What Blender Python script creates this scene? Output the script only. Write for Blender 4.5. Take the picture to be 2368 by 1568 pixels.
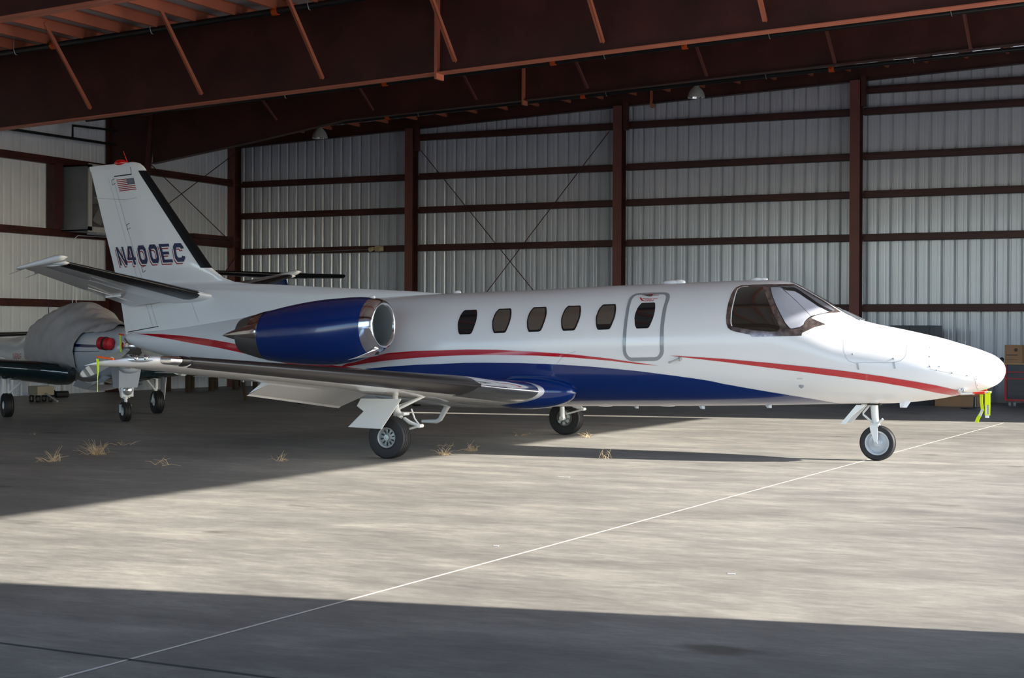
import bpy, math, random
from mathutils import Vector, Matrix
from mathutils.geometry import delaunay_2d_cdt

for o in list(bpy.data.objects):
    bpy.data.objects.remove(o, do_unlink=True)
scene = bpy.context.scene
col = scene.collection
PI = math.pi
R = math.radians

# ------------------------------------------------------------------ camera
YAW, PITCH, ROLL, FPX = R(26.3), 15/3680.0, 0.004, 3680.0
look = Vector((-math.sin(YAW)*math.cos(PITCH), math.cos(YAW)*math.cos(PITCH), -math.sin(PITCH)))
rt = Vector((math.cos(YAW), math.sin(YAW), 0))
up = rt.cross(look)
r2 = rt*math.cos(ROLL) + up*math.sin(ROLL)
u2 = -rt*math.sin(ROLL) + up*math.cos(ROLL)
cam = bpy.data.cameras.new('camera')
cam_o = bpy.data.objects.new('camera', cam)
col.objects.link(cam_o)
cam.sensor_fit = 'HORIZONTAL'; cam.sensor_width = 36.0
cam.lens = 36.0*FPX/2368.0
cam.clip_end = 600
M = Matrix((r2, u2, -look)).transposed().to_4x4()
M.translation = Vector((10.26, -19.99, 1.594))
cam_o.matrix_world = M
scene.camera = cam_o

# ------------------------------------------------------------------ sky, sun, exposure
SUN_EL = R(22.6)
SUN_AZ = math.atan(0.205)
world = bpy.data.worlds.new('sky'); scene.world = world
world.use_nodes = True
wn = world.node_tree.nodes; wl = world.node_tree.links
wn.clear()
wo = wn.new('ShaderNodeOutputWorld'); wb = wn.new('ShaderNodeBackground'); ws = wn.new('ShaderNodeTexSky')
ws.sky_type = 'NISHITA'; ws.sun_disc = False
ws.sun_elevation = SUN_EL; ws.sun_rotation = PI/2 - SUN_AZ
ws.air_density = 1.0; ws.dust_density = 0.7; ws.ozone_density = 1.0
wb.inputs['Strength'].default_value = 0.54
wt = wn.new('ShaderNodeVectorMath'); wt.operation = 'MULTIPLY'; wt.inputs[1].default_value = (0.86, 0.93, 1.08)
wl.new(ws.outputs['Color'], wt.inputs[0]); wl.new(wt.outputs['Vector'], wb.inputs['Color']); wl.new(wb.outputs['Background'], wo.inputs['Surface'])

sun = bpy.data.lights.new('sun', 'SUN'); sun.energy = 14.0; sun.angle = R(0.53); sun.color = (1.0, 0.94, 0.86)
sun_o = bpy.data.objects.new('sun', sun); col.objects.link(sun_o)
sd = Vector((math.cos(SUN_EL)*math.cos(SUN_AZ), math.cos(SUN_EL)*math.sin(SUN_AZ), math.sin(SUN_EL)))
sun_o.rotation_euler = sd.to_track_quat('Z', 'Y').to_euler()
sun_o.location = sd*40

vs = scene.view_settings
scene.display_settings.display_device = 'sRGB'
vs.view_transform = 'Standard'; vs.look = 'None'; vs.gamma = 1.0; vs.use_curve_mapping = False
vs.exposure = 0.27

# ------------------------------------------------------------------ materials
def new_mat(name):
    m = bpy.data.materials.new(name); m.use_nodes = True
    nt = m.node_tree
    return m, nt, nt.nodes['Principled BSDF']
def mat(name, c, rough=0.5, metal=0.0, coat=0.0, var=0.0, vscale=3.0, spec=0.5, trans=0.0, alpha=1.0):
    m, nt, b = new_mat(name)
    b.inputs['Base Color'].default_value = (*c, 1)
    b.inputs['Roughness'].default_value = rough
    b.inputs['Metallic'].default_value = metal
    b.inputs['Coat Weight'].default_value = coat
    b.inputs['Coat Roughness'].default_value = 0.04
    b.inputs['Specular IOR Level'].default_value = spec
    b.inputs['Transmission Weight'].default_value = trans
    b.inputs['Alpha'].default_value = alpha
    if var > 0:
        tc = nt.nodes.new('ShaderNodeTexCoord'); n = nt.nodes.new('ShaderNodeTexNoise')
        n.inputs['Scale'].default_value = vscale; n.inputs['Detail'].default_value = 6
        r = nt.nodes.new('ShaderNodeMapRange')
        r.inputs['From Min'].default_value = 0.3; r.inputs['From Max'].default_value = 0.7
        r.inputs['To Min'].default_value = 1-var; r.inputs['To Max'].default_value = 1+var
        mx = nt.nodes.new('ShaderNodeVectorMath'); mx.operation = 'SCALE'
        mx.inputs[0].default_value = c
        nt.links.new(tc.outputs['Object'], n.inputs['Vector'])
        nt.links.new(n.outputs['Fac'], r.inputs['Value'])
        nt.links.new(r.outputs['Result'], mx.inputs['Scale'])
        nt.links.new(mx.outputs['Vector'], b.inputs['Base Color'])
    return m
M_WHITE = mat('white_aircraft_paint', (0.81, 0.81, 0.82), 0.22, coat=0.7)
M_GLOSSW = mat('gloss_white_fuselage_paint', (0.80, 0.80, 0.81), 0.30, coat=0.35)
M_GLOSSW.node_tree.nodes['Principled BSDF'].inputs['Coat Roughness'].default_value = 0.12
M_BLUE = mat('blue_aircraft_paint', (0.0, 0.022, 0.150), 0.20, coat=0.5)
M_RED = mat('red_aircraft_paint', (0.50, 0.006, 0.018), 0.14, coat=1.0)
M_NAVY = mat('navy_lettering', (0.004, 0.008, 0.07), 0.3)
M_REDLET = mat('red_lettering', (0.33, 0.004, 0.012), 0.35)
M_BOOT = mat('black_rubber_boot', (0.008, 0.008, 0.010), 0.30, spec=0.3)
M_BOOTG = mat('grey_black_rubber_boot', (0.016, 0.015, 0.017), 0.30, spec=0.38)
M_TIRE = mat('tire_rubber', (0.014, 0.013, 0.015), 0.6, var=0.15, vscale=9)
M_POL = mat('polished_aluminium', (0.82, 0.82, 0.83), 0.10, 1.0)
M_POLN = mat('polished_nozzle_metal', (0.60, 0.57, 0.56), 0.13, 1.0)
M_NOZ = mat('matte_nozzle_metal', (0.16, 0.15, 0.145), 0.45, 0.7)
M_DUCT = mat('grey_intake_duct', (0.20, 0.23, 0.24), 0.4, 0.3)
M_FAN = mat('fan_blade_metal', (0.20, 0.23, 0.24), 0.35, 0.7)
M_GLASS = mat('tinted_cabin_window', (0.012, 0.012, 0.014), 0.05, coat=1.0)
M_SHADED = mat('cabin_window_with_blind_drawn', (0.10, 0.082, 0.065), 0.12, coat=1.0)
M_COCKG = mat('cockpit_side_glass', (0.025, 0.020, 0.016), 0.05, coat=1.0)
M_FRAME = mat('polished_brown_window_frame', (0.26, 0.21, 0.20), 0.20, 0.75, var=0.55, vscale=16)
M_BLIND = mat('white_windshield_sunshade', (0.56, 0.57, 0.62), 0.6)
M_BLIND2 = mat('white_windshield_sunshade_fold', (0.60, 0.61, 0.68), 0.6)
M_BLACKIN = mat('dark_cockpit_interior', (0.02, 0.02, 0.022), 0.4)
M_SEAL = mat('dark_panel_gap', (0.33, 0.34, 0.35), 0.6)
M_GREYP = mat('grey_paint_outline', (0.26, 0.28, 0.30), 0.25, coat=0.8)
M_GEAR = mat('white_gear_paint', (0.74, 0.75, 0.74), 0.3, coat=0.4)
M_RIM = mat('silver_painted_rim', (0.42, 0.44, 0.44), 0.35, 0.3)
M_BRAKE = mat('brake_metal', (0.38, 0.40, 0.38), 0.4, 0.5)
M_HOLE = mat('dark_opening', (0.012, 0.012, 0.012), 0.7)
M_CHROME = mat('chrome_strut', (0.8, 0.8, 0.8), 0.12, 1.0)
M_NEON = mat('neon_yellow_streamer', (0.72, 0.90, 0.0), 0.6)
M_REDC = mat('red_cover_fabric', (0.75, 0.03, 0.01), 0.6)
M_TAGW = mat('white_tag', (0.75, 0.75, 0.72), 0.5)
M_STEEL = mat('oxide_red_paint_shaded', (0.058, 0.014, 0.010), 0.48, var=0.38, vscale=1.3)  # darkened copy of the one oxide red paint, shade put into its colour
M_COLM = mat('oxide_red_paint_lit', (0.17, 0.055, 0.045), 0.5, var=0.15, vscale=1.6)  # same oxide red, lighter: light on the columns put into the colour
M_PURL = mat('oxide_red_paint_bounce_lit', (0.50, 0.150, 0.085), 0.5, var=0.10, vscale=2.0)  # same oxide red again, brightened to stand for light bounced off the floor
M_PIPE = mat('black_iron_pipe', (0.012, 0.013, 0.015), 0.35)
M_HOOK = mat('galvanised_hanger', (0.5, 0.5, 0.5), 0.4, 0.8)
M_ORANGE = mat('orange_pipe_coupling', (0.62, 0.09, 0.01), 0.45)
M_WALL = mat('ribbed_steel_siding', (0.60, 0.62, 0.67), 0.24, 0.12, coat=0.22, var=0.06, vscale=0.8)
M_WALLL = mat('pale_ribbed_siding', (0.72, 0.77, 0.83), 0.6, var=0.05, vscale=1.2)
M_DECK = mat('roof_insulation_facing', (0.42, 0.43, 0.45), 0.6)
M_SHEETM = mat('galvanised_sheet_metal', (0.20, 0.215, 0.235), 0.5, 0.3, var=0.1, vscale=2)
M_CARTP = mat('weathered_cream_paint', (0.30, 0.27, 0.20), 0.6)
M_LAMPG = mat('lamp_spun_aluminium', (0.50, 0.50, 0.47), 0.4, 0.2)
M_LAMPR = mat('lamp_reflector', (0.85, 0.9, 0.9), 0.12, 1.0)
M_CREAM = mat('cream_plastic', (0.62, 0.50, 0.30), 0.45)
M_CARD = mat('cardboard', (0.36, 0.20, 0.10), 0.75, var=0.08, vscale=4)
M_CARDD = mat('cardboard_print', (0.07, 0.05, 0.035), 0.7)
M_WOOD = mat('wooden_top', (0.42, 0.25, 0.10), 0.5, var=0.15, vscale=6)
M_CHEST = mat('black_tool_chest_paint', (0.020, 0.024, 0.032), 0.3, coat=0.4)
M_CHESTR = mat('red_tool_chest_trim', (0.42, 0.015, 0.02), 0.35)
M_CAB = mat('black_cabinet_paint', (0.022, 0.026, 0.034), 0.35)
M_CABS = mat('dark_grey_cabinet_side', (0.06, 0.07, 0.08), 0.5)
M_WOODD = mat('dark_stained_wood', (0.07, 0.042, 0.022), 0.6)
M_CRIMS = mat('crimson_plug_fabric', (0.50, 0.012, 0.025), 0.55)
M_COVER = mat('beige_canvas_cover', (0.42, 0.395, 0.39), 0.85, var=0.05, vscale=3)
M_TEAL = mat('black_teal_wing_paint', (0.004, 0.018, 0.022), 0.14, coat=1.0)
M_PLANE2 = mat('pale_grey_aircraft_paint', (0.50, 0.53, 0.57), 0.3, coat=0.5)
M_PROP = mat('grey_propeller_blade', (0.30, 0.32, 0.31), 0.35, 0.2)
M_STRAW = mat('dry_straw', (0.50, 0.37, 0.21), 0.8)
M_LENS = mat('clear_lens', (0.70, 0.72, 0.70), 0.06, 0.8)
M_REDBEAC = mat('red_beacon_lens', (0.55, 0.005, 0.005), 0.12, coat=1.0)

def glass_pane():
    m = bpy.data.materials.new('windshield_glass'); m.use_nodes = True; nt = m.node_tree; nt.nodes.clear()
    o = nt.nodes.new('ShaderNodeOutputMaterial'); mx = nt.nodes.new('ShaderNodeMixShader'); t = nt.nodes.new('ShaderNodeBsdfTransparent'); g = nt.nodes.new('ShaderNodeBsdfGlossy'); f = None
    t.inputs['Color'].default_value = (0.80, 0.81, 0.83, 1); g.inputs['Roughness'].default_value = 0.03
    mx.inputs[0].default_value = 0.07; nt.links.new(t.outputs[0], mx.inputs[1]); nt.links.new(g.outputs[0], mx.inputs[2]); nt.links.new(mx.outputs[0], o.inputs['Surface'])
    return m
M_PANE = glass_pane()

def concrete():
    m, nt, b = new_mat('polished_concrete')
    N = nt.nodes; L = nt.links
    tc = N.new('ShaderNodeTexCoord')
    def noise(sc, det, stretch, rough=0.6):
        mp = N.new('ShaderNodeMapping'); mp.inputs['Scale'].default_value = stretch
        mp.inputs['Rotation'].default_value = (0, 0, -YAW)
        n = N.new('ShaderNodeTexNoise'); n.inputs['Scale'].default_value = sc
        n.inputs['Detail'].default_value = det; n.inputs['Roughness'].default_value = rough
        L.new(tc.outputs['Object'], mp.inputs['Vector']); L.new(mp.outputs['Vector'], n.inputs['Vector'])
        return n
    n1 = noise(1.1, 15, (0.6, 1.5, 1), 0.80)
    n2 = noise(0.16, 5, (1, 1, 1), 0.5)
    n3 = noise(14.0, 10, (0.35, 1.0, 1), 0.85)
    r1 = N.new('ShaderNodeValToRGB')
    e = r1.color_ramp.elements
    e[0].position = 0.30; e[0].color = (0.135, 0.132, 0.122, 1)
    e[1].position = 0.68; e[1].color = (0.37, 0.352, 0.305, 1)
    x = e.new(0.5); x.color = (0.235, 0.224, 0.200, 1)
    L.new(n1.outputs['Fac'], r1.inputs['Fac'])
    mr = N.new('ShaderNodeMapRange'); mr.inputs['From Min'].default_value = 0.3; mr.inputs['From Max'].default_value = 0.7
    mr.inputs['To Min'].default_value = 0.80; mr.inputs['To Max'].default_value = 1.18
    L.new(n2.outputs['Fac'], mr.inputs['Value'])
    mr3 = N.new('ShaderNodeMapRange'); mr3.inputs['From Min'].default_value = 0.3; mr3.inputs['From Max'].default_value = 0.7
    mr3.inputs['To Min'].default_value = 0.78; mr3.inputs['To Max'].default_value = 1.26
    L.new(n3.outputs['Fac'], mr3.inputs['Value'])
    mu = N.new('ShaderNodeMath'); mu.operation = 'MULTIPLY'
    L.new(mr.outputs['Result'], mu.inputs[0]); L.new(mr3.outputs['Result'], mu.inputs[1])
    sc = N.new('ShaderNodeVectorMath'); sc.operation = 'SCALE'
    L.new(r1.outputs['Color'], sc.inputs[0]); L.new(mu.outputs['Value'], sc.inputs['Scale'])
    # dark oily spots
    n4 = noise(1.9, 3, (0.5, 1.0, 1), 0.4)
    cr = N.new('ShaderNodeValToRGB'); cr.color_ramp.elements[0].position = 0.70; cr.color_ramp.elements[0].color = (1, 1, 1, 1)
    cr.color_ramp.elements[1].position = 0.76; cr.color_ramp.elements[1].color = (0.55, 0.53, 0.5, 1)
    L.new(n4.outputs['Fac'], cr.inputs['Fac'])
    mm = N.new('ShaderNodeVectorMath'); mm.operation = 'MULTIPLY'
    L.new(sc.outputs['Vector'], mm.inputs[0]); L.new(cr.outputs['Color'], mm.inputs[1])
    L.new(mm.outputs['Vector'], b.inputs['Base Color'])
    rr = N.new('ShaderNodeMapRange'); rr.inputs['To Min'].default_value = 0.40; rr.inputs['To Max'].default_value = 0.66
    L.new(n1.outputs['Fac'], rr.inputs['Value']); L.new(rr.outputs['Result'], b.inputs['Roughness'])
    b.inputs['Specular IOR Level'].default_value = 0.4
    return m
M_FLOOR = concrete()
M_JOINT = mat('pale_joint_filler', (0.72, 0.68, 0.60), 0.6)
M_JOINTD = mat('dark_saw_cut', (0.06, 0.06, 0.06), 0.8)

# ------------------------------------------------------------------ mesh helpers
class MB:
    def __init__(s): s.v = []; s.f = []
    def add(s, vs, fs):
        k = len(s.v); s.v += [tuple(p) for p in vs]; s.f += [tuple(i+k for i in f) for f in fs]; return s
    def box(s, x0, x1, y0, y1, z0, z1):
        return s.hexa([(x0,y0,z0),(x1,y0,z0),(x1,y1,z0),(x0,y1,z0),(x0,y0,z1),(x1,y0,z1),(x1,y1,z1),(x0,y1,z1)])
    def hexa(s, p):
        return s.add(p, [(0,3,2,1),(4,5,6,7),(0,1,5,4),(1,2,6,5),(2,3,7,6),(3,0,4,7)])
    def bar(s, p, q, w, h, upv=(0,0,1)):
        p = Vector(p); q = Vector(q); d = (q-p).normalized(); a = d.cross(Vector(upv))
        if a.length < 1e-4: a = d.cross(Vector((1,0,0)))
        a.normalize(); b = a.cross(d).normalized(); a *= w/2; b *= h/2
        return s.hexa([p-a-b, p+a-b, q+a-b, q-a-b, p-a+b, p+a+b, q+a+b, q-a+b])
    def tube(s, pts, r, n=10, cap=True):
        pts = [Vector(p) for p in pts]; rs = r if isinstance(r, (list, tuple)) else [r]*len(pts)
        rows = []; prev = None
        for i, p in enumerate(pts):
            d = (pts[min(i+1, len(pts)-1)] - pts[max(i-1, 0)]).normalized()
            if prev is None:
                a = d.cross(Vector((0,0,1)))
                if a.length < 1e-3: a = d.cross(Vector((1,0,0)))
            else: a = prev - d*prev.dot(d)
            a.normalize(); prev = a; b = d.cross(a)
            rows.append([p + (a*math.cos(2*PI*k/n) + b*math.sin(2*PI*k/n))*rs[i] for k in range(n)])
        return s.grid(rows, True, cap)
    def grid(s, rows, closed=False, cap=False):
        k = len(s.v); n = len(rows[0])
        for rw in rows: s.v += [tuple(p) for p in rw]
        for i in range(len(rows)-1):
            for j in range(n if closed else n-1):
                a = k+i*n+j; b = k+i*n+(j+1) % n
                s.f.append((a, b, b+n, a+n))
        if cap:
            s.f.append(tuple(k+j for j in reversed(range(n)))); s.f.append(tuple(k+(len(rows)-1)*n+j for j in range(n)))
        return s
    def lathe(s, prof, o=(0,0,0), axis=(1,0,0), n=48, closed=False):
        ax = Vector(axis).normalized(); a = ax.cross(Vector((0,0,1)))
        if a.length < 1e-3: a = Vector((1,0,0))
        a.normalize(); b = ax.cross(a); o = Vector(o)
        rows = [[o + ax*t + (a*math.cos(2*PI*k/n)+b*math.sin(2*PI*k/n))*max(r, 1e-4) for k in range(n)] for t, r in prof]
        if closed: rows.append(rows[0])
        return s.grid(rows, True)
    def prism(s, poly, vec):
        n = len(poly); v = Vector(vec); P = [Vector(p) for p in poly]
        fs = [tuple(range(n)), tuple(reversed(range(n, 2*n)))] + [(i, i+n, (i+1) % n+n, (i+1) % n) for i in range(n)]
        return s.add(P+[p+v for p in P], fs)
    def sphere(s, c, r, n=16, m=10, sc=(1,1,1)):
        rows = []
        for i in range(m+1):
            t = PI*i/m
            rows.append([(c[0]+r*sc[0]*math.sin(t)*math.cos(2*PI*k/n)+0, c[1]+r*sc[1]*math.sin(t)*math.sin(2*PI*k/n), c[2]+r*sc[2]*math.cos(t)) for k in range(n)])
        return s.grid(rows, True)
    def build(s, name, material, parent=None, smooth=False, angle=None, recenter=None):
        me = bpy.data.meshes.new(name)
        vs = [Vector(p) for p in s.v]
        if recenter is None: recenter = parent is None
        loc = Vector((0, 0, 0))
        if recenter and vs:
            loc = Vector(((min(p.x for p in vs)+max(p.x for p in vs))/2, (min(p.y for p in vs)+max(p.y for p in vs))/2, min(p.z for p in vs)))
            vs = [p-loc for p in vs]
        me.from_pydata([tuple(p) for p in vs], [], s.f)
        for m in (material if isinstance(material, (list, tuple)) else [material]): me.materials.append(m)
        me.validate()
        import bmesh
        bm = bmesh.new(); bm.from_mesh(me)
        bmesh.ops.remove_doubles(bm, verts=bm.verts, dist=1e-5)
        bmesh.ops.recalc_face_normals(bm, faces=bm.faces)
        bm.to_mesh(me); bm.free()
        if smooth:
            me.polygons.foreach_set('use_smooth', [True]*len(me.polygons))
            if smooth != 'all':
                me.set_sharp_from_angle(angle=R(angle or 38))
        o = bpy.data.objects.new(name, me); col.objects.link(o)
        o.location = loc
        if parent: o.parent = parent
        return o
def tag(o, label=None, cat=None, group=None, kind=None):
    if label: o['label'] = label
    if cat: o['category'] = cat
    if group: o['group'] = group
    if kind: o['kind'] = kind
    return o
def thing(name, label, cat, loc=(0,0,0), rz=0, group=None):
    o = bpy.data.objects.new(name, None); o.empty_display_size = 0.2; col.objects.link(o)
    o.location = loc; o.rotation_euler = (0, 0, rz)
    return tag(o, label, cat, group)
def struct(o): o['kind'] = 'structure'; return o
ORD = ['first','second','third','fourth','fifth','sixth','seventh','eighth','ninth','tenth','eleventh','twelfth','thirteenth','fourteenth','fifteenth','sixteenth','seventeenth','eighteenth','nineteenth','twentieth','twenty first','twenty second','twenty third','twenty fourth','twenty fifth','twenty sixth','twenty seventh','twenty eighth','twenty ninth','thirtieth','thirty first','thirty second','thirty third','thirty fourth','thirty fifth']

# ------------------------------------------------------------------ hangar shell
XL, XR, YB, YF = -17.7, 13.5, 18.35, -25.5
def roof_z(x): return 8.115 + 0.042*x
struct(MB().add([(-70,-120,0),(140,-120,0),(140,60,0),(-70,60,0)], [(0,1,2,3)]).build('floor', M_FLOOR))
struct(MB().add([(5.150,-15.5,.002),(5.172,-15.5,.002),(5.527,9.6,.002),(5.505,9.6,.002)], [(0,1,2,3)]).build('trim_1', M_JOINT))
struct(MB().add([(4.0,-13.88,.0025),(8.0,-13.98,.0025),(8.0,-13.95,.0025),(4.0,-13.86,.0025)], [(0,1,2,3)]).build('trim_2', M_JOINTD))
def ribbed(x0, x1, ztop, pitch, dep, off, fw=0.034, bw=0.022):
    """profile along one axis: list of (s, depth) - shallow trapezoid channels with fine pencil ribs"""
    out = []; x = x0
    while x < x1:
        out += [(x, 0), (x+pitch*.33, 0), (x+pitch*.35, .004), (x+pitch*.40, .004), (x+pitch*.42, 0), (x+pitch*.60, 0), (x+pitch*.62, .004), (x+pitch*.67, .004), (x+pitch*.69, 0),
                (x+pitch-0.105, 0), (x+pitch-0.052, dep), (x+pitch-0.020, dep)]
        x += pitch
    out.append((x1, 0))
    return [p for p in out if p[0] <= x1]
b = MB(); pr = ribbed(XL, XR, 0, 0.305, 0.066, 0)
b.grid([[(x, YB+d, 0) for x, d in pr], [(x, YB+d, 8.115+0.042*x-0.02) for x, d in pr]])
struct(b.build('wall_back', M_WALL))
b = MB(); pr = ribbed(YF, YB, 0, 0.305, 0.022, 0)
b.grid([[(XL-d, y, 0) for y, d in pr], [(XL-d, y, 7.35) for y, d in pr]])
struct(b.build('wall_left', M_WALLL))
# right wall with the wide door opening the sun comes through
DY0, DY1, DH = -10.24, 11.12, 5.66
b = MB()
b.box(XR, XR+.2, DY1+.42, YB+.1, 0, 8.7); b.box(XR, XR+.2, YF, DY0, 0, 8.7); b.box(XR, XR+.2, DY0, DY1, DH, 8.7); b.box(XR, XR+.2, DY1-.02, DY1+.44, 8.3, 8.7)
struct(b.build('wall_right', M_WALLL))
b = MB()
b.hexa([(XL-.2,YF,roof_z(XL-.2)),(XR+.2,YF,roof_z(XR+.2)),(XR+.2,YB+.2,roof_z(XR+.2)),(XL-.2,YB+.2,roof_z(XL-.2)),
        (XL-.2,YF,roof_z(XL-.2)+.08),(XR+.2,YF,roof_z(XR+.2)+.08),(XR+.2,YB+.2,roof_z(XR+.2)+.08),(XL-.2,YB+.2,roof_z(XL-.2)+.08)])
struct(b.build('ceiling', M_DECK))

# purlins
px = [-11.5 + 0.925*k for k in range(-6, 27)]
n = 0
for x in px:
    if x < XL+.3 or x > XR-.2: continue
    z = 7.905 + .042*x
    b = MB()
    b.box(x-.004, x+.004, YF, YB, z, z+.2); b.box(x-.06, x, YF, YB, z, z+.006); b.box(x, x+.06, YF, YB, z+.194, z+.2)
    tag(b.build('roof_purlin', M_PURL), 'orange-red steel roof purlin, %s counted from the left wall' % ORD[n], 'roof beam', 'roof purlins'); n += 1

# frames
def frame(name, Y, bot, top_off, label, splice=None, fl=0.26, tf=.02):
    """bot: list of (x, z) of the lower flange; the upper edge follows the roof"""
    t = thing(name, label, 'steel beam', (0, Y, 0))
    tp = lambda x: 7.905 + .042*x - top_off
    w = MB()
    for (xa, za), (xb, zb) in zip(bot, bot[1:]):
        w.hexa([(xa,-.008,za),(xb,-.008,zb),(xb,.008,zb),(xa,.008,za),(xa,-.008,tp(xa)),(xb,-.008,tp(xb)),(xb,.008,tp(xb)),(xa,.008,tp(xa))])
    w.build('web', M_STEEL, t)
    for nm, zf, sg in (('lower_flange', None, -1), ('upper_flange', tp, 1)):
        w = MB()
        for (xa, za), (xb, zb) in zip(bot, bot[1:]):
            if zf: za, zb = zf(xa)-tf, zf(xb)-tf
            w.hexa([(xa,-fl/2,za),(xb,-fl/2,zb),(xb,fl/2,zb),(xa,fl/2,za),(xa,-fl/2,za+tf),(xb,-fl/2,zb+tf),(xb,fl/2,zb+tf),(xa,fl/2,za+tf)])
        w.build(nm, M_PURL if nm == 'lower_flange' and Y < 8 else M_STEEL, t)  # near lower flanges get the brightened tone that stands for floor bounce
    if splice:
        zb = [za+(zc-za)*(splice-xa)/(xc-xa) for (xa, za), (xc, zc) in zip(bot, bot[1:]) if xa <= splice <= xc][0]
        for dx in (-.012, .012):
            MB().box(splice+dx-.011, splice+dx+.011, -fl/2-.01, fl/2+.01, zb-.10, tp(splice)).build('splice_plate', M_PURL, t)
    return t
def lin(x): return 6.37 + .0428*x
frame('roof_rafter', 5.0, [(-16.6, 5.2), (-15.2, lin(-15.2)), (XR, lin(XR))], 0, 'deep red-brown steel roof rafter nearest the camera, over the jet tail', -3.57)
frame('roof_rafter', -2.6, [(-16.6, 5.2), (-15.2, lin(-15.2)), (XR, lin(XR))], 0, 'dark roof rafter whose pale flange clips the upper left picture corner', None)
frame('roof_rafter', -10.2, [(-16.6, 5.2), (-15.2, lin(-15.2)), (XR, lin(XR))], 0, 'dark steel roof rafter above and behind the camera view', None)
frame('roof_rafter', 12.7, [(-16.25, 5.90), (-13.0, 6.32), (-10.4, 6.70), (-5.6, 6.88), (.39, 7.135), (XR, 7.66)], 0, 'slimmer red-brown roof rafter second from the camera, bent down at its left end', -5.6, .2, .018)
frame('roof_rafter', 18.12, [(XL, 6.93), (XR, 8.2)], -.09, 'thin dark end-wall rafter running along the top of the back wall', -4.6, .18, .015)
# wide frame columns on the left wall
for k, (Y, lab) in enumerate([(12.7, 'dark red tapered frame column rising behind the jet tail fin'), (5.0, 'dark red tapered frame column outside the left picture edge'), (-2.6, 'dark red tapered frame column near the camera on the left wall'), (-10.2, 'dark red tapered frame column furthest toward the camera')]):
    t = thing('frame_column', lab, 'steel column', (0, Y, 0))
    zt = 7.905+.042*XL
    MB().hexa([(XL+.02,-.008,0),(XL+.6,-.008,0),(XL+.6,.008,0),(XL+.02,.008,0),(XL+.02,-.008,zt),(-16.25,-.008,zt),(-16.25,.008,zt),(XL+.02,.008,zt)]).build('web', M_STEEL, t)
    MB().box(XL+.02, XL+.04, -.13, .13, 0, zt).build('outer_flange', M_STEEL, t)
    MB().hexa([(XL+.6,-.13,0),(XL+.62,-.13,0),(XL+.62,.13,0),(XL+.6,.13,0),(-16.27,-.13,zt),(-16.25,-.13,zt),(-16.25,.13,zt),(-16.27,.13,zt)]).build('inner_flange', M_STEEL, t)
# flange braces
def braces(Y, dy, xs, zb, zt, which, size, m=M_PURL):
    for k, x in enumerate(xs):
        b = MB(); p = Vector((x, Y, zb(x))); q = Vector((x-.02, Y-dy, zt(x)))
        b.bar(p, q, size, .006, (0, .7, .7)); b.bar(p+Vector((size/2, 0, 0)), q+Vector((size/2, 0, 0)), .006, size, (0, .7, .7))
        tag(b.build('flange_brace', m), '%s diagonal steel angle brace from the left on the %s rafter' % (ORD[k], which), 'brace', 'flange braces')
braces(4.88, 1.3, [-11.5, -8.75, -5.98, -3.19, -.35, 2.5], lambda x: 6.53+.042*x, lambda x: 8.03+.042*x, 'nearest', .075)
braces(12.6, .85, [-12.35, -9.58, -6.8, -4.0, -1.2, 1.6, 4.35], lambda x: 7.17+.030*x, lambda x: 7.92+.042*x, 'second', .06, M_COLM)

# end-wall columns and girts
COLX = [-17.55, -11.62, -5.45, .70, 6.85, 12.9]
for k, x in enumerate(COLX):
    zt = 6.93 + .0405*(x-XL)
    t = thing('wall_column', '%s red-brown steel column from the left on the back wall' % ORD[k], 'steel column', (x, 18.0, 0))
    MB().box(-.006, .006, -.14, .14, 0, zt).build('web', M_STEEL, t)
    MB().box(-.12, .12, -.155, -.14, 0, zt).build('front_flange', M_COLM, t)  # front face painted in the lit tone, web and rear in the shaded one
    MB().box(-.12, .12, .14, .155, 0, zt).build('rear_flange', M_STEEL, t)
    if k in (1, 2, 3): MB().box(.13, .24, -.10, .06, zt-.62, zt+.1).build('cleat', M_STEEL, t)
GZ = [(2.135, 'lowest'), (3.83, 'second lowest'), (4.87, 'third lowest'), (5.79, 'fourth lowest'), (6.87, 'fifth lowest'), (7.385, 'topmost')]
bay = ['leftmost', 'second', 'third', 'rightmost visible', 'hidden far right']
for i in range(5):
    xa, xb = COLX[i]+.13, COLX[i+1]-.13
    for gz, lab in GZ:
        lim = 6.93 + .0405*(xa-XL)
        if gz > 7 and i < 3: continue
        if gz > 6.8 and i < 1: continue
        b = MB()
        b.box(xa, xb, 18.14, 18.32, gz, gz+.006); b.box(xa, xb, 18.14, 18.148, gz, gz+.115)
        b.box(xa, xb, 18.20, 18.21, gz+.11, gz+.175); b.box(xa, xb, 18.20, 18.32, gz+.168, gz+.175)
        tag(b.build('wall_girt', M_STEEL), '%s dark red horizontal girt in the %s bay of the back wall' % (lab, bay[i]), 'steel beam', 'back wall girts')
for (ya, yb, lab) in [(12.9, 18.2, 'between the jet fin and the corner column'), (5.2, 12.5, 'behind the jet tail on the left wall'), (-2.4, 4.8, 'outside the left picture edge')]:
    for gz, l2 in [(2.19, 'low'), (3.95, 'middle'), (5.74, 'high')]:
        if ya > 10 and gz > 3: gz += .07
        b = MB(); b.box(XL+.03, XL+.2, ya, yb, gz, gz+.006); b.box(XL+.19, XL+.2, ya, yb, gz, gz+.18); b.box(XL+.2, XL+.24, ya, yb, gz+.06, gz+.066)
        tag(b.build('wall_girt', M_STEEL), '%s dark red girt %s' % (l2, lab), 'steel beam', 'left wall girts')
b = MB(); b.box(XL+.03, XL+.22, 16.0, 18.2, 4.22, 4.34)
tag(b.build('wall_girt', M_STEEL), 'short extra dark red girt left of the corner column', 'steel beam', 'left wall girts')
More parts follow.
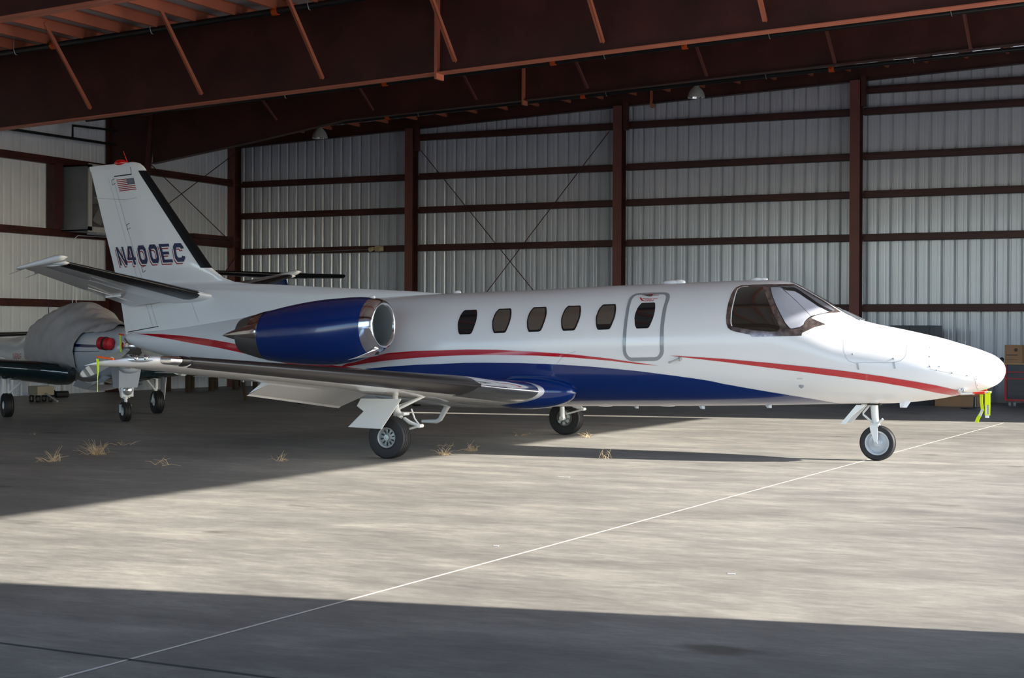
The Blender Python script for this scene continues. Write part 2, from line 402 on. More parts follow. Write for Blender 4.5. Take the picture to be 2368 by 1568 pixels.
# bracing rods
def rod(p, q, lab, r=.012):
    tag(MB().tube([p, q], r, 6).build('bracing_rod', M_STEEL), lab, 'rod', 'cross bracing rods')
rod((-11.36, 18.06, 6.58), (-5.6, 18.06, .1), 'thin cross-bracing rod falling from left to right on the back wall')
rod((-5.75, 18.02, 6.80), (-11.5, 18.02, .1), 'thin cross-bracing rod falling from right to left on the back wall')
rod((-17.4, 12.82, 6.72), (-17.4, 17.95, 4.0), 'thin bracing rod falling right beside the tail fin, left wall')
rod((-17.3, 17.9, 6.86), (-17.3, 12.82, 4.03), 'thin bracing rod rising right beside the tail fin, left wall')
rod((-17.4, 17.86, 3.77), (-17.4, 15.2, 1.3), 'lower thin bracing rod near the corner column, left wall')
rod((-17.0, 12.80, 6.8), (-17.47, 14.2, 5.85), 'dark diagonal rod under the rafter knee above the fin', .02)

# pipes
def pipe(name, pts, r, lab, hooks=None, coup=None):
    t = thing(name, lab, 'pipe', pts[0])
    o = Vector(pts[0])
    MB().tube([Vector(p)-o for p in pts], r, 12).build('pipe_run', M_PIPE, t, smooth=True)
    p, q = Vector(pts[0]), Vector(pts[1]) if len(pts) == 2 else Vector(pts[-1])
    for u in (hooks or []):
        c = p.lerp(q, u) - o
        MB().tube([c+Vector((0,-r-.01,.30)), c+Vector((0,-r-.012,.02)), c+Vector((.01,-r*.6,-r-.012)), c+Vector((.02, .0, -r-.02))], .007, 6).build('pipe_hanger', M_HOOK, t)
    for u in (coup or []):
        c = p.lerp(q, u) - o; d = (q-p).normalized()
        MB().tube([c-d*.06, c+d*.06], r+.022, 12).tube([c+Vector((0,-r,.02)), c+Vector((.0,-r-.05,-.03))], .02, 6).build('pipe_coupling', M_ORANGE, t)
    return t
pipe('sprinkler_pipe', [(-17.4, 4.72, 7.14), (13, 4.72, 8.42)], .06, 'black sprinkler pipe hung under the purlins at upper left', [.135, .25, .37, .5, .62, .75], [.168, .345, .55])
pipe('sprinkler_pipe', [(-17.4, 11.5, 6.95), (13, 11.5, 8.19)], .05, 'black sprinkler pipe running under the nearest rafter flange', [.2, .34, .47, .59, .71], [.29, .43, .53])
pipe('sprinkler_pipe', [(-17.4, 15.2, 6.86), (13, 15.2, 7.98)], .05, 'black sprinkler pipe between the second rafter and the back wall', [.25, .42, .55, .66], [.22, .40, .60])
pipe('sprinkler_pipe', [(-17.2, 5.2, 6.33), (-17.2, 8.57, 6.38), (-17.2, 12.4, 6.41)], .035, 'black pipe running along the upper left wall')
pipe('sprinkler_pipe', [(-17.2, 10.77, 6.42), (-17.2, 10.77, 6.72), (-17.2, 12.4, 6.78)], .03, 'black riser pipe turning right above the wall fan box')

# fan box on the left wall
t = thing('exhaust_fan_box', 'grey sheet-metal exhaust fan box high on the left wall beside the fin', 'fan', (-17.65, 10.7, 4.08))
b = MB(); b.box(0, 1.03, 0, .03, 0, 1.63); b.box(0, 1.03, 1.72, 1.75, 0, 1.63); b.box(0, 1.03, 0, 1.75, 1.6, 1.63); b.box(0, 1.03, 0, 1.75, 0, .03); b.box(0, .03, 0, 1.75, 0, 1.63)
b.build('housing', M_SHEETM, t)
b = MB()
for y0, y1, z0, z1 in [(-.03,.10,0,1.64),(1.66,1.78,0,1.64),(-.03,1.78,-.03,.10),(-.03,1.78,1.54,1.66)]: b.box(1.03, 1.06, y0, y1, z0, z1)
b.build('front_frame', mat('pale_frame_metal', (.42,.44,.44), .5), t)
b = MB()
for k in range(6):
    a = 2*PI*k/6; c = Vector((.8, .875, .815)); d = Vector((0, math.cos(a), math.sin(a))); e = Vector((.25, -math.sin(a)*.97, math.cos(a)*.97))
    b.add([c+d*.1-e*.06, c+d*.1+e*.06, c+d*.66+e*.17, c+d*.68-e*.12], [(0,1,2,3)])
b.build('fan_blades', M_SHEETM, t)
MB().box(.85, 1.15, .15, 1.78, -.09, -.04).build('lower_ledge', mat('ledge_metal', (.25,.29,.33), .5), t)
tag(MB().box(XL+.05, XL+.3, 10.36, 10.66, 4.13, 5.74).build('framed_opening_post', M_STEEL), 'dark red vertical post left of the wall fan box', 'steel column')
tag(MB().tube([(-17.4,12.3,4.02),(-17.4,11.2,4.0),(-17.4,11.05,3.9),(-17.4,11.0,2.3),(-17.4,11.0,1.9)], .012, 6).build('conduit', M_WALLL), 'thin pale conduit hanging down the left wall below the fan box', 'conduit')

# lamps
def lamp(x, z, lab):
    t = thing('high_bay_lamp', lab, 'lamp', (x, 15.5, z), 0, 'high bay lamps')
    pr = [(0,.205),(.02,.205),(.05,.198),(.12,.178),(.19,.135),(.24,.085),(.27,.06),(.36,.055),(.37,.03)]
    MB().lathe(pr, (0,0,0), (0,0,1), 32).build('shade', M_LAMPG, t, smooth=True)
    MB().lathe([(.012,.198),(.05,.185),(.12,.165),(.18,.12),(.22,.05),(.225,0)], (0,0,0), (0,0,1), 32).build('reflector', M_LAMPR, t, smooth='all')
    MB().tube([(0,0,.36),(0,0,roof_z(x)-z)], .012, 6).build('stem', M_HOOK, t)
lamp(-2.47, 7.13, 'bell-shaped grey high bay lamp hanging on the right')
lamp(-12.97, 6.71, 'bell-shaped grey high bay lamp hanging on the left above the fin')

t = thing('emergency_light', 'cream twin-head emergency light on the back wall girt', 'lamp', (-12.72, 18.1, 3.88))
MB().box(-.10, .14, -.05, .03, -.04, .1).build('housing', M_CREAM, t)
for dx in (-.17, .10): MB().tube([(dx+.02,-.02,.04),(dx-.02,-.16,.0)], [.045,.065], 12).build('lamp_head', M_CREAM, t)
tag(MB().tube([(-13.0,18.1,3.9),(-14.9,18.1,3.87),(-15.05,18.1,3.8),(-15.05,18.1,1.9)], .012, 6).build('conduit', M_SHEETM), 'thin grey conduit on the back wall beside the emergency light', 'conduit')
# ================================================================== business jet
# fuselage stations of the business jet: x, top z, bottom z, half width
FT = [(-6.47,1.53),(-6.35,1.575),(-5.73,1.643),(-4.9,1.75),(-4.05,1.848),(-3.0,1.97),(-2.0,2.08),(-0.6,2.148),(0.15,2.17),(1.03,2.198),(1.88,2.232),(3.28,2.272),(3.62,2.284),(4.04,2.289),(4.25,2.281),(4.36,2.265),(4.433,2.242),(4.523,2.2),(4.663,2.121),(4.824,2.029),(4.985,1.928),(5.106,1.855),(5.24,1.79),(5.4,1.742),(5.57,1.704),(5.76,1.668),(5.95,1.628),(6.13,1.588),(6.32,1.544),(6.5,1.49),(6.69,1.434),(6.83,1.384),(6.94,1.336),(7.01,1.283),(7.047,1.239),(7.064,1.195),(7.07,1.152)]
FB = [(-6.47,1.47),(-6.39,1.40),(-6.22,1.335),(-5.9,1.255),(-5.56,1.192),(-4.5,0.985),(-3.5,0.80),(-2.5,0.655),(-1.5,0.575),(-0.6,0.56),(0.83,0.568),(1.675,0.597),(2.56,0.62),(4.09,0.668),(5.18,0.711),(5.725,0.728),(5.95,0.749),(6.14,0.773),(6.32,0.803),(6.455,0.832),(6.63,0.872),(6.83,0.92),(6.94,0.966),(7.0,1.008),(7.04,1.055),(7.062,1.105),(7.07,1.15)]
FW = [(-6.47,0.03),(-6.38,0.10),(-6.2,0.17),(-5.7,0.27),(-5,0.39),(-4,0.54),(-3,0.67),(-2,0.775),(-1,0.815),(3,0.815),(3.8,0.805),(4.5,0.782),(5.1,0.755),(5.57,0.72),(6.13,0.645),(6.5,0.54),(6.69,0.45),(6.83,0.36),(6.94,0.27),(7.01,0.19),(7.047,0.11),(7.064,0.06),(7.07,0.004)]
def pchip(T, x):
    n = len(T)
    if x <= T[0][0]: return T[0][1]
    if x >= T[-1][0]: return T[-1][1]
    lo, hi = 0, n-1
    while hi-lo > 1:
        m = (lo+hi)//2
        if T[m][0] <= x: lo = m
        else: hi = m
    def sec(i): return (T[i+1][1]-T[i][1])/(T[i+1][0]-T[i][0])
    def der(i):
        if i == 0: return sec(0)
        if i == n-1: return sec(n-2)
        a, b = sec(i-1), sec(i)
        return 0.0 if a*b <= 0 else 2*a*b/(a+b)
    h = T[hi][0]-T[lo][0]; t = (x-T[lo][0])/h
    d0, d1 = der(lo), der(hi)
    return (T[lo][1]*(1+2*t)*(1-t)**2 + h*d0*t*(1-t)**2 + T[hi][1]*t*t*(3-2*t) + h*d1*t*t*(t-1))
def fsec(x):
    t, b, w = pchip(FT, x), pchip(FB, x), pchip(FW, x)
    return (t+b)/2, (t-b)/2, w
def fpt(x, th, off=0.0):
    zc, h, w = fsec(x)
    return (x, -(w+off)*math.sin(th), zc+(h+off)*math.cos(th))

jet = thing('business_jet', 'white twin-engine business jet with blue belly and red stripes in the middle of the hangar', 'airplane')
# ---- fuselage
xs = sorted(set([-6.47,-6.45,-6.42,-6.38,-6.33] + [-6.25+.125*k for k in range(0, 104)] + [6.75,6.8,6.84,6.88,6.91,6.94,6.965,6.985,7.005,7.02,7.035,7.047,7.056,7.063,7.068,7.07]))
NR = 96
b = MB(); b.grid([[fpt(x, 2*PI*k/NR) for k in range(NR)] for x in xs], True, True)
fus = b.build('fuselage', M_GLOSSW, jet, smooth='all')

def inside(p, poly):
    c = False; n = len(poly); j = n-1
    for i in range(n):
        a, q = poly[i], poly[j]
        if (a[1] > p[1]) != (q[1] > p[1]) and p[0] < (q[0]-a[0])*(p[1]-a[1])/(q[1]-a[1])+a[0]: c = not c
        j = i
    return c
def dens(poly, step):
    out = []
    for i in range(len(poly)):
        a, q = Vector(poly[i]), Vector(poly[(i+1) % len(poly)])
        n = max(1, int((q-a).length/step))
        out += [tuple(a.lerp(q, k/n)) for k in range(n)]
    return out
def patch_mesh(poly, fn, step, step2=None, b=None):
    """fill a 2D outline with a fine triangulation and map every vertex onto the surface fn"""
    step2 = step2 or step
    sc = step/step2
    P = dens([(p[0], p[1]*sc) for p in poly], step)
    x0, x1 = min(p[0] for p in P), max(p[0] for p in P); y0, y1 = min(p[1] for p in P), max(p[1] for p in P)
    ed = [(i, (i+1) % len(P)) for i in range(len(P))]
    ins = []
    i = 1
    while x0+i*step < x1:
        j = 1
        while y0+j*step < y1:
            q = (x0+i*step, y0+j*step)
            if inside(q, P): ins.append(q)
            j += 1
        i += 1
    r = delaunay_2d_cdt([Vector(p) for p in P+ins], ed, [], 1, 1e-6)
    b = b or MB()
    V = [fn(v[0], v[1]/sc) for v in r[0]]
    b.add(V, [tuple(f) for f in r[2] if len(f) >= 3])
    return b
def fpatch(name, poly, off, m, parent=None, step=.05, ts=.05):
    o = patch_mesh(poly, lambda x, t: fpt(x, t, off), step, ts).build(name, m, parent or fus, smooth='all')
    p = o.data.polygons; k = 0
    for f in p:
        zc, hh, w = fsec(f.center.x); k += f.normal.y*f.center.y/w/w + f.normal.z*(f.center.z-zc)/hh/hh
    if k < 0: o.data.flip_normals()
    return o
def fline(b, pts, w=.006, off=.0015):
    """narrow ribbon along a path on the fuselage skin"""
    P = dens_open([Vector(p) for p in pts], .04)
    rows = []
    for i, p in enumerate(P):
        d = P[min(i+1, len(P)-1)]-P[max(i-1, 0)]
        zc, h, wd = fsec(p.x); n = Vector((-d.y*h, d.x)); n.normalize()
        rows.append([fpt(p.x-n.x*w/2, p.y-n.y*w/2/h, off), fpt(p.x+n.x*w/2, p.y+n.y*w/2/h, off)])
    b.grid(rows)
def dens_open(P, step):
    out = [P[0]]
    for a, q in zip(P, P[1:]):
        n = max(1, int((q-a).length/step)); out += [a.lerp(q, (k+1)/n) for k in range(n)]
    return out

# ---- livery
blue_top = [(-1.536, 1.926), (-1.441, 1.914), (-1.343, 1.9), (-1.248, 1.888), (-1.153, 1.877), (-1.069, 1.87), (-0.982, 1.861), (-0.899, 1.855), (-0.816, 1.848), (-0.73, 1.84), (-0.647, 1.837), (-0.565, 1.834), (-0.483, 1.83), (-0.401, 1.827), (-0.319, 1.824), (-0.223, 1.818), (-0.13, 1.814), (-0.038, 1.81), (0.054, 1.806), (0.137, 1.806), (0.22, 1.805), (0.302, 1.805), (0.384, 1.805), (0.467, 1.806), (0.549, 1.808), (0.631, 1.809), (0.713, 1.811), (0.795, 1.813), (0.876, 1.814), (0.955, 1.818), (1.032, 1.824), (1.111, 1.829), (1.19, 1.834), (1.269, 1.839), (1.345, 1.847), (1.42, 1.854), (1.495, 1.861), (1.567, 1.87), (1.641, 1.877), (1.715, 1.884), (1.787, 1.892), (1.871, 1.901), (1.953, 1.912), (2.037, 1.921), (2.118, 1.932), (2.199, 1.943), (2.281, 1.953), (2.361, 1.965), (2.44, 1.977), (2.522, 1.987), (2.601, 2.0), (2.676, 2.014), (2.75, 2.028), (2.824, 2.042), (2.898, 2.056), (2.972, 2.07), (3.037, 2.083), (3.102, 2.095), (3.164, 2.111), (3.229, 2.124), (3.293, 2.136), (3.367, 2.155), (3.442, 2.174), (3.516, 2.194), (3.576, 2.215), (3.636, 2.236), (3.695, 2.261), (3.769, 2.281), (3.841, 2.306), (3.912, 2.33), (3.984, 2.355), (4.056, 2.379), (4.12, 2.402), (4.184, 2.425), (4.248, 2.448), (4.312, 2.47), (4.376, 2.493), (4.438, 2.515), (4.499, 2.542), (4.561, 2.563), (4.623, 2.585), (4.684, 2.613), (4.741, 2.642), (4.796, 2.677), (4.85, 2.718), (4.903, 2.766), (4.956, 2.821), (5.004, 2.902)]
poly = blue_top + [(blue_top[-1][0]+.12, PI)] + [(x, 2*PI-t) for x, t in reversed(blue_top)] + [(-1.9, 2*PI-2.05), (.9, 2*PI-2.25), (1.05, PI), (.9, 2.25), (-1.9, 2.05)]
fpatch('blue_belly_paint', poly, .003, M_BLUE, step=.07, ts=.08)['label'] = 'blue painted belly'
sA = [(-6.154, 0.898), (-6.051, 0.913), (-5.95, 0.93), (-5.852, 0.938), (-5.757, 0.976), (-5.662, 1.014), (-5.571, 1.04), (-5.448, 1.098), (-5.331, 1.141), (-5.217, 1.175), (-5.104, 1.204), (-4.986, 1.245), (-4.872, 1.278), (-4.759, 1.306), (-4.646, 1.332), (-4.534, 1.356), (-4.418, 1.386), (-4.303, 1.414), (-4.193, 1.439), (-4.079, 1.463), (-3.969, 1.489), (-3.86, 1.515), (-3.751, 1.539), (-3.643, 1.563), (-3.529, 1.597), (-3.415, 1.629), (-3.302, 1.659), (-3.197, 1.694), (-3.092, 1.727), (-2.99, 1.76), (-2.905, 1.775), (-2.824, 1.792), (-2.74, 1.807), (-2.659, 1.824), (-2.563, 1.835), (-2.467, 1.846), (-2.375, 1.859), (-2.283, 1.871), (-2.188, 1.879), (-2.088, 1.888), (-1.987, 1.895), (-1.891, 1.905), (-1.791, 1.913), (-1.695, 1.924), (-1.597, 1.932), (-1.698, 1.944), (-1.8, 1.956), (-1.9, 1.967), (-1.993, 1.972), (-2.084, 1.975), (-2.175, 1.978), (-2.27, 1.983), (-2.365, 1.987), (-2.47, 1.978), (-2.572, 1.965), (-2.678, 1.955), (-2.764, 1.943), (-2.854, 1.933), (-2.94, 1.921), (-3.03, 1.913), (-3.121, 1.895), (-3.216, 1.88), (-3.308, 1.862), (-3.403, 1.845), (-3.513, 1.82), (-3.624, 1.793), (-3.736, 1.766), (-3.851, 1.739), (-3.947, 1.721), (-4.047, 1.703), (-4.144, 1.683), (-4.245, 1.663), (-4.347, 1.642), (-4.454, 1.625), (-4.562, 1.607), (-4.671, 1.587), (-4.783, 1.566), (-4.893, 1.542), (-5.018, 1.506), (-5.147, 1.463), (-5.273, 1.413), (-5.404, 1.363), (-5.54, 1.3), (-5.676, 1.224)]
sB = [(-2.049, 1.944), (-1.963, 1.894), (-1.881, 1.847), (-1.776, 1.808), (-1.674, 1.771), (-1.572, 1.736), (-1.487, 1.714), (-1.398, 1.692), (-1.313, 1.671), (-1.232, 1.651), (-1.147, 1.63), (-1.061, 1.622), (-0.974, 1.615), (-0.888, 1.608), (-0.802, 1.601), (-0.716, 1.594), (-0.634, 1.593), (-0.551, 1.592), (-0.469, 1.59), (-0.388, 1.589), (-0.306, 1.588), (-0.225, 1.586), (-0.144, 1.584), (-0.063, 1.582), (0.017, 1.58), (0.097, 1.578), (0.176, 1.579), (0.255, 1.581), (0.333, 1.583), (0.411, 1.585), (0.489, 1.587), (0.566, 1.589), (0.652, 1.595), (0.737, 1.601), (0.822, 1.607), (0.906, 1.613), (0.991, 1.62), (1.075, 1.627), (1.161, 1.637), (1.247, 1.647), (1.332, 1.657), (1.417, 1.667), (1.502, 1.677), (1.584, 1.687), (1.669, 1.696), (1.748, 1.709), (1.827, 1.721), (1.904, 1.733), (1.983, 1.745), (2.061, 1.756), (2.137, 1.769), (2.215, 1.78), (2.283, 1.794), (2.352, 1.807), (2.42, 1.821), (2.489, 1.834), (2.556, 1.848), (2.637, 1.862), (2.716, 1.878), (2.795, 1.894), (2.874, 1.91), (2.795, 1.899), (2.714, 1.89), (2.635, 1.879), (2.554, 1.87), (2.487, 1.857), (2.418, 1.847), (2.351, 1.835), (2.281, 1.824), (2.213, 1.812), (2.135, 1.803), (2.057, 1.795), (1.981, 1.784), (1.902, 1.775), (1.823, 1.766), (1.746, 1.756), (1.667, 1.746), (1.582, 1.739), (1.498, 1.731), (1.415, 1.722), (1.33, 1.714), (1.244, 1.706), (1.159, 1.698), (1.073, 1.691), (0.989, 1.687), (0.904, 1.684), (0.822, 1.681), (0.737, 1.679), (0.652, 1.676), (0.567, 1.674), (0.489, 1.674), (0.411, 1.674), (0.333, 1.673), (0.255, 1.673), (0.176, 1.673), (0.098, 1.673), (0.017, 1.675), (-0.063, 1.678), (-0.144, 1.681), (-0.227, 1.685), (-0.309, 1.688), (-0.39, 1.694), (-0.472, 1.699), (-0.554, 1.705), (-0.636, 1.71), (-0.719, 1.716), (-0.804, 1.724), (-0.893, 1.733), (-0.979, 1.742), (-1.066, 1.751), (-1.156, 1.761), (-1.24, 1.773), (-1.328, 1.787), (-1.419, 1.803), (-1.507, 1.817), (-1.608, 1.838), (-1.71, 1.86), (-1.812, 1.883)]
sC = [(3.032, 1.747), (3.098, 1.751), (3.164, 1.755), (3.237, 1.763), (3.311, 1.77), (3.383, 1.779), (3.457, 1.786), (3.529, 1.795), (3.603, 1.802), (3.674, 1.809), (3.747, 1.816), (3.819, 1.826), (3.891, 1.834), (3.962, 1.844), (4.032, 1.853), (4.103, 1.862), (4.173, 1.87), (4.245, 1.876), (4.314, 1.882), (4.381, 1.887), (4.448, 1.885), (4.514, 1.881), (4.581, 1.874), (4.648, 1.864), (4.715, 1.855), (4.781, 1.845), (4.855, 1.834), (4.927, 1.821), (4.999, 1.809), (5.071, 1.794), (5.143, 1.781), (5.214, 1.773), (5.284, 1.77), (5.349, 1.773), (5.414, 1.778), (5.478, 1.785), (5.541, 1.794), (5.605, 1.803), (5.667, 1.815), (5.731, 1.826), (5.798, 1.846), (5.865, 1.867), (5.931, 1.892), (5.998, 1.917), (6.064, 1.945), (6.129, 1.977), (6.183, 2.012), (6.236, 2.048), (6.289, 2.091), (6.342, 2.135), (6.401, 2.209), (6.459, 2.295), (6.516, 2.401), (6.566, 2.516), (6.614, 2.664), (6.654, 2.916), (6.607, 2.927), (6.56, 2.946), (6.518, 2.905), (6.475, 2.874), (6.436, 2.7), (6.392, 2.584), (6.345, 2.496), (6.297, 2.42), (6.237, 2.339), (6.176, 2.268), (6.114, 2.206), (6.05, 2.162), (5.986, 2.121), (5.921, 2.087), (5.854, 2.057), (5.789, 2.025), (5.722, 2.0), (5.66, 1.985), (5.597, 1.971), (5.533, 1.962), (5.47, 1.95), (5.406, 1.939), (5.342, 1.932), (5.277, 1.926), (5.207, 1.924), (5.136, 1.926), (5.063, 1.933), (4.991, 1.941), (4.919, 1.946), (4.846, 1.954), (4.773, 1.96), (4.708, 1.961), (4.641, 1.966), (4.574, 1.971), (4.507, 1.974), (4.441, 1.973), (4.375, 1.969), (4.307, 1.964), (4.239, 1.952), (4.169, 1.94), (4.098, 1.929), (4.028, 1.917), (3.957, 1.904), (3.886, 1.891), (3.815, 1.878), (3.744, 1.865), (3.673, 1.853), (3.599, 1.842), (3.528, 1.83), (3.456, 1.817), (3.382, 1.806), (3.309, 1.793), (3.237, 1.781), (3.162, 1.769)]
for p in (sA, sB, sC):
    fpatch('red_stripe', p, .005, M_RED, step=.05, ts=.04)
    fpatch('red_stripe', [(x, 2*PI-t) for x, t in reversed(p)], .005, M_RED, step=.05, ts=.04)

# ---- cabin windows
wsrc = [(1250,158),(1515,150),(1528,158),(1537,180),(1541,230),(1540,290),(1530,370),(1515,440),(1490,520),(1460,600),(1430,672),(1400,728),(1380,745),(1350,755),(1125,763),(1105,755),(1090,730),(1075,690),(1066,640),(1060,520),(1068,450),(1090,380),(1117,310),(1150,250),(1180,212),(1210,180),(1230,165)]
wins = [[(-0.037, 0.841), (0.046, 0.841), (0.129, 0.841), (0.14, 0.849), (0.151, 0.869), (0.167, 0.916), (0.179, 0.968), (0.189, 1.034), (0.19, 1.088), (0.185, 1.148), (0.177, 1.208), (0.167, 1.26), (0.154, 1.3), (0.141, 1.311), (0.123, 1.317), (0.053, 1.318), (-0.018, 1.32), (-0.03, 1.314), (-0.042, 1.296), (-0.054, 1.267), (-0.065, 1.23), (-0.083, 1.142), (-0.089, 1.087), (-0.086, 1.033), (-0.083, 0.976), (-0.075, 0.924), (-0.067, 0.889), (-0.056, 0.86), (-0.047, 0.848)],
 [(0.494, 0.837), (0.576, 0.837), (0.656, 0.837), (0.664, 0.841), (0.677, 0.865), (0.69, 0.908), (0.702, 0.959), (0.711, 1.025), (0.712, 1.078), (0.709, 1.14), (0.699, 1.197), (0.688, 1.249), (0.675, 1.288), (0.665, 1.3), (0.647, 1.306), (0.579, 1.307), (0.51, 1.309), (0.498, 1.303), (0.486, 1.285), (0.475, 1.257), (0.464, 1.221), (0.445, 1.131), (0.439, 1.077), (0.442, 1.023), (0.446, 0.967), (0.453, 0.915), (0.464, 0.884), (0.475, 0.856), (0.482, 0.84)],
 [(1.019, 0.829), (1.1, 0.83), (1.182, 0.831), (1.192, 0.839), (1.202, 0.859), (1.217, 0.906), (1.228, 0.957), (1.236, 1.023), (1.236, 1.076), (1.231, 1.135), (1.222, 1.194), (1.211, 1.246), (1.198, 1.285), (1.185, 1.295), (1.17, 1.302), (1.101, 1.302), (1.032, 1.302), (1.017, 1.295), (1.008, 1.278), (0.994, 1.248), (0.983, 1.212), (0.967, 1.125), (0.963, 1.071), (0.964, 1.015), (0.968, 0.958), (0.977, 0.907), (0.988, 0.876), (0.999, 0.848), (1.007, 0.832)],
 [(1.526, 0.832), (1.608, 0.838), (1.688, 0.839), (1.698, 0.848), (1.708, 0.867), (1.722, 0.914), (1.73, 0.961), (1.738, 1.027), (1.74, 1.084), (1.734, 1.142), (1.723, 1.199), (1.712, 1.25), (1.698, 1.289), (1.688, 1.301), (1.67, 1.307), (1.603, 1.307), (1.535, 1.307), (1.523, 1.301), (1.511, 1.282), (1.498, 1.252), (1.488, 1.216), (1.472, 1.128), (1.468, 1.075), (1.472, 1.022), (1.477, 0.965), (1.485, 0.914), (1.494, 0.879), (1.508, 0.855), (1.516, 0.84)],
 [(2.032, 0.838), (2.113, 0.839), (2.193, 0.839), (2.203, 0.848), (2.212, 0.868), (2.225, 0.914), (2.233, 0.961), (2.24, 1.027), (2.241, 1.083), (2.235, 1.142), (2.223, 1.199), (2.212, 1.25), (2.198, 1.289), (2.188, 1.301), (2.17, 1.307), (2.103, 1.308), (2.035, 1.309), (2.023, 1.303), (2.011, 1.285), (2.0, 1.257), (1.99, 1.221), (1.973, 1.131), (1.969, 1.078), (1.974, 1.024), (1.98, 0.968), (1.989, 0.917), (2.001, 0.886), (2.012, 0.857), (2.022, 0.846)],
 [(2.584, 0.837), (2.664, 0.837), (2.744, 0.837), (2.751, 0.841), (2.763, 0.865), (2.773, 0.908), (2.782, 0.959), (2.788, 1.025), (2.787, 1.078), (2.782, 1.14), (2.77, 1.197), (2.758, 1.248), (2.744, 1.288), (2.734, 1.3), (2.717, 1.306), (2.649, 1.306), (2.582, 1.307), (2.57, 1.302), (2.559, 1.283), (2.546, 1.253), (2.538, 1.219), (2.522, 1.13), (2.519, 1.076), (2.524, 1.023), (2.53, 0.966), (2.54, 0.915), (2.552, 0.884), (2.564, 0.855), (2.572, 0.84)]]
def shrink(p, k):
    cx = sum(a[0] for a in p)/len(p); cy = sum(a[1] for a in p)/len(p)
    return [(cx+(a[0]-cx)*k, cy+(a[1]-cy)*k) for a in p]
wlab = ['dark window furthest aft', 'window with beige blind drawn', 'window with beige blind drawn', 'window with beige blind drawn', 'window with blind drawn nearly to the sill', 'dark window in the emergency exit']
for k, p in enumerate(wins):
    off = .006 if k < 5 else .009
    fr = fpatch('cabin_window', p, off, M_GLASS, step=.04, ts=.05); fr['label'] = wlab[k]
    if 0 < k < 5:
        q = shrink(p, .86)
        if k == 4: q = [(x, min(t, max(a[1] for a in q)-.06)) for x, t in q]
        fpatch('window_blind', q, off+.003, M_SHADED, parent=fr, step=.04, ts=.05)
    fpatch('cabin_window', [(x, 2*PI-t) for x, t in reversed(p)], off, M_GLASS, step=.06, ts=.08)

# ---- emergency exit
dout = [(2.365, 0.742), (2.37, 0.687), (2.385, 0.64), (2.405, 0.609), (2.426, 0.587), (2.502, 0.578), (2.578, 0.572), (2.655, 0.572), (2.716, 0.578), (2.776, 0.579), (2.836, 0.585), (2.861, 0.594), (2.886, 0.616), (2.908, 0.646), (2.922, 0.678), (2.933, 0.724), (2.936, 0.761), (2.938, 0.838), (2.934, 0.917), (2.94, 1.011), (2.942, 1.097), (2.945, 1.192), (2.945, 1.285), (2.949, 1.375), (2.953, 1.464), (2.954, 1.533), (2.955, 1.603), (2.956, 1.673), (2.951, 1.704), (2.939, 1.739), (2.918, 1.774), (2.894, 1.8), (2.868, 1.818), (2.809, 1.83), (2.735, 1.829), (2.66, 1.829), (2.585, 1.829), (2.51, 1.828), (2.478, 1.818), (2.451, 1.8), (2.426, 1.772), (2.408, 1.74), (2.396, 1.7), (2.393, 1.66), (2.389, 1.598), (2.386, 1.536), (2.389, 1.461), (2.388, 1.385), (2.388, 1.312), (2.388, 1.239), (2.384, 1.162), (2.383, 1.059), (2.375, 0.947)]
din = [(2.41, 0.769), (2.414, 0.727), (2.421, 0.687), (2.434, 0.663), (2.45, 0.647), (2.502, 0.638), (2.559, 0.638), (2.616, 0.638), (2.673, 0.639), (2.746, 0.64), (2.821, 0.646), (2.842, 0.655), (2.863, 0.677), (2.877, 0.703), (2.885, 0.744), (2.892, 0.837), (2.892, 0.916), (2.891, 0.991), (2.895, 1.071), (2.895, 1.143), (2.899, 1.238), (2.9, 1.329), (2.902, 1.396), (2.904, 1.462), (2.905, 1.529), (2.906, 1.596), (2.907, 1.663), (2.902, 1.694), (2.893, 1.719), (2.879, 1.742), (2.864, 1.756), (2.828, 1.768), (2.748, 1.768), (2.668, 1.768), (2.587, 1.768), (2.507, 1.768), (2.487, 1.759), (2.47, 1.746), (2.457, 1.725), (2.445, 1.701), (2.438, 1.674), (2.434, 1.643), (2.433, 1.59), (2.431, 1.537), (2.434, 1.462), (2.434, 1.387), (2.433, 1.317), (2.432, 1.246), (2.428, 1.174), (2.427, 1.099), (2.423, 1.022), (2.416, 0.937)]
fpatch('emergency_exit_outline', dout, .0045, M_GREYP)['label'] = 'grey band around the emergency exit'
door = fpatch('emergency_exit', din, .0065, M_WHITE)
b = MB(); fline(b, din+[din[0]], .004, .0075)
b.build('door_seam', M_SEAL, door)
h = [(2.52, 0.661), (2.597, 0.648), (2.667, 0.645), (2.69, 0.647), (2.687, 0.693), (2.652, 0.708), (2.616, 0.694), (2.574, 0.677)]
fpatch('exit_handle', h, .02, M_FRAME, parent=door, step=.03, ts=.03)
fpatch('exit_handle_hub', [(2.64, 0.647), (2.654, 0.639), (2.669, 0.653), (2.67, 0.676), (2.653, 0.679), (2.642, 0.669)], .026, M_RED, parent=door, step=.02, ts=.02)
fpatch('open_arrow', [(2.511, 0.702), (2.531, 0.709), (2.542, 0.733), (2.56, 0.759), (2.579, 0.777), (2.599, 0.801), (2.57, 0.796), (2.548, 0.776), (2.527, 0.743)], .009, M_RED, parent=door, step=.02, ts=.02)
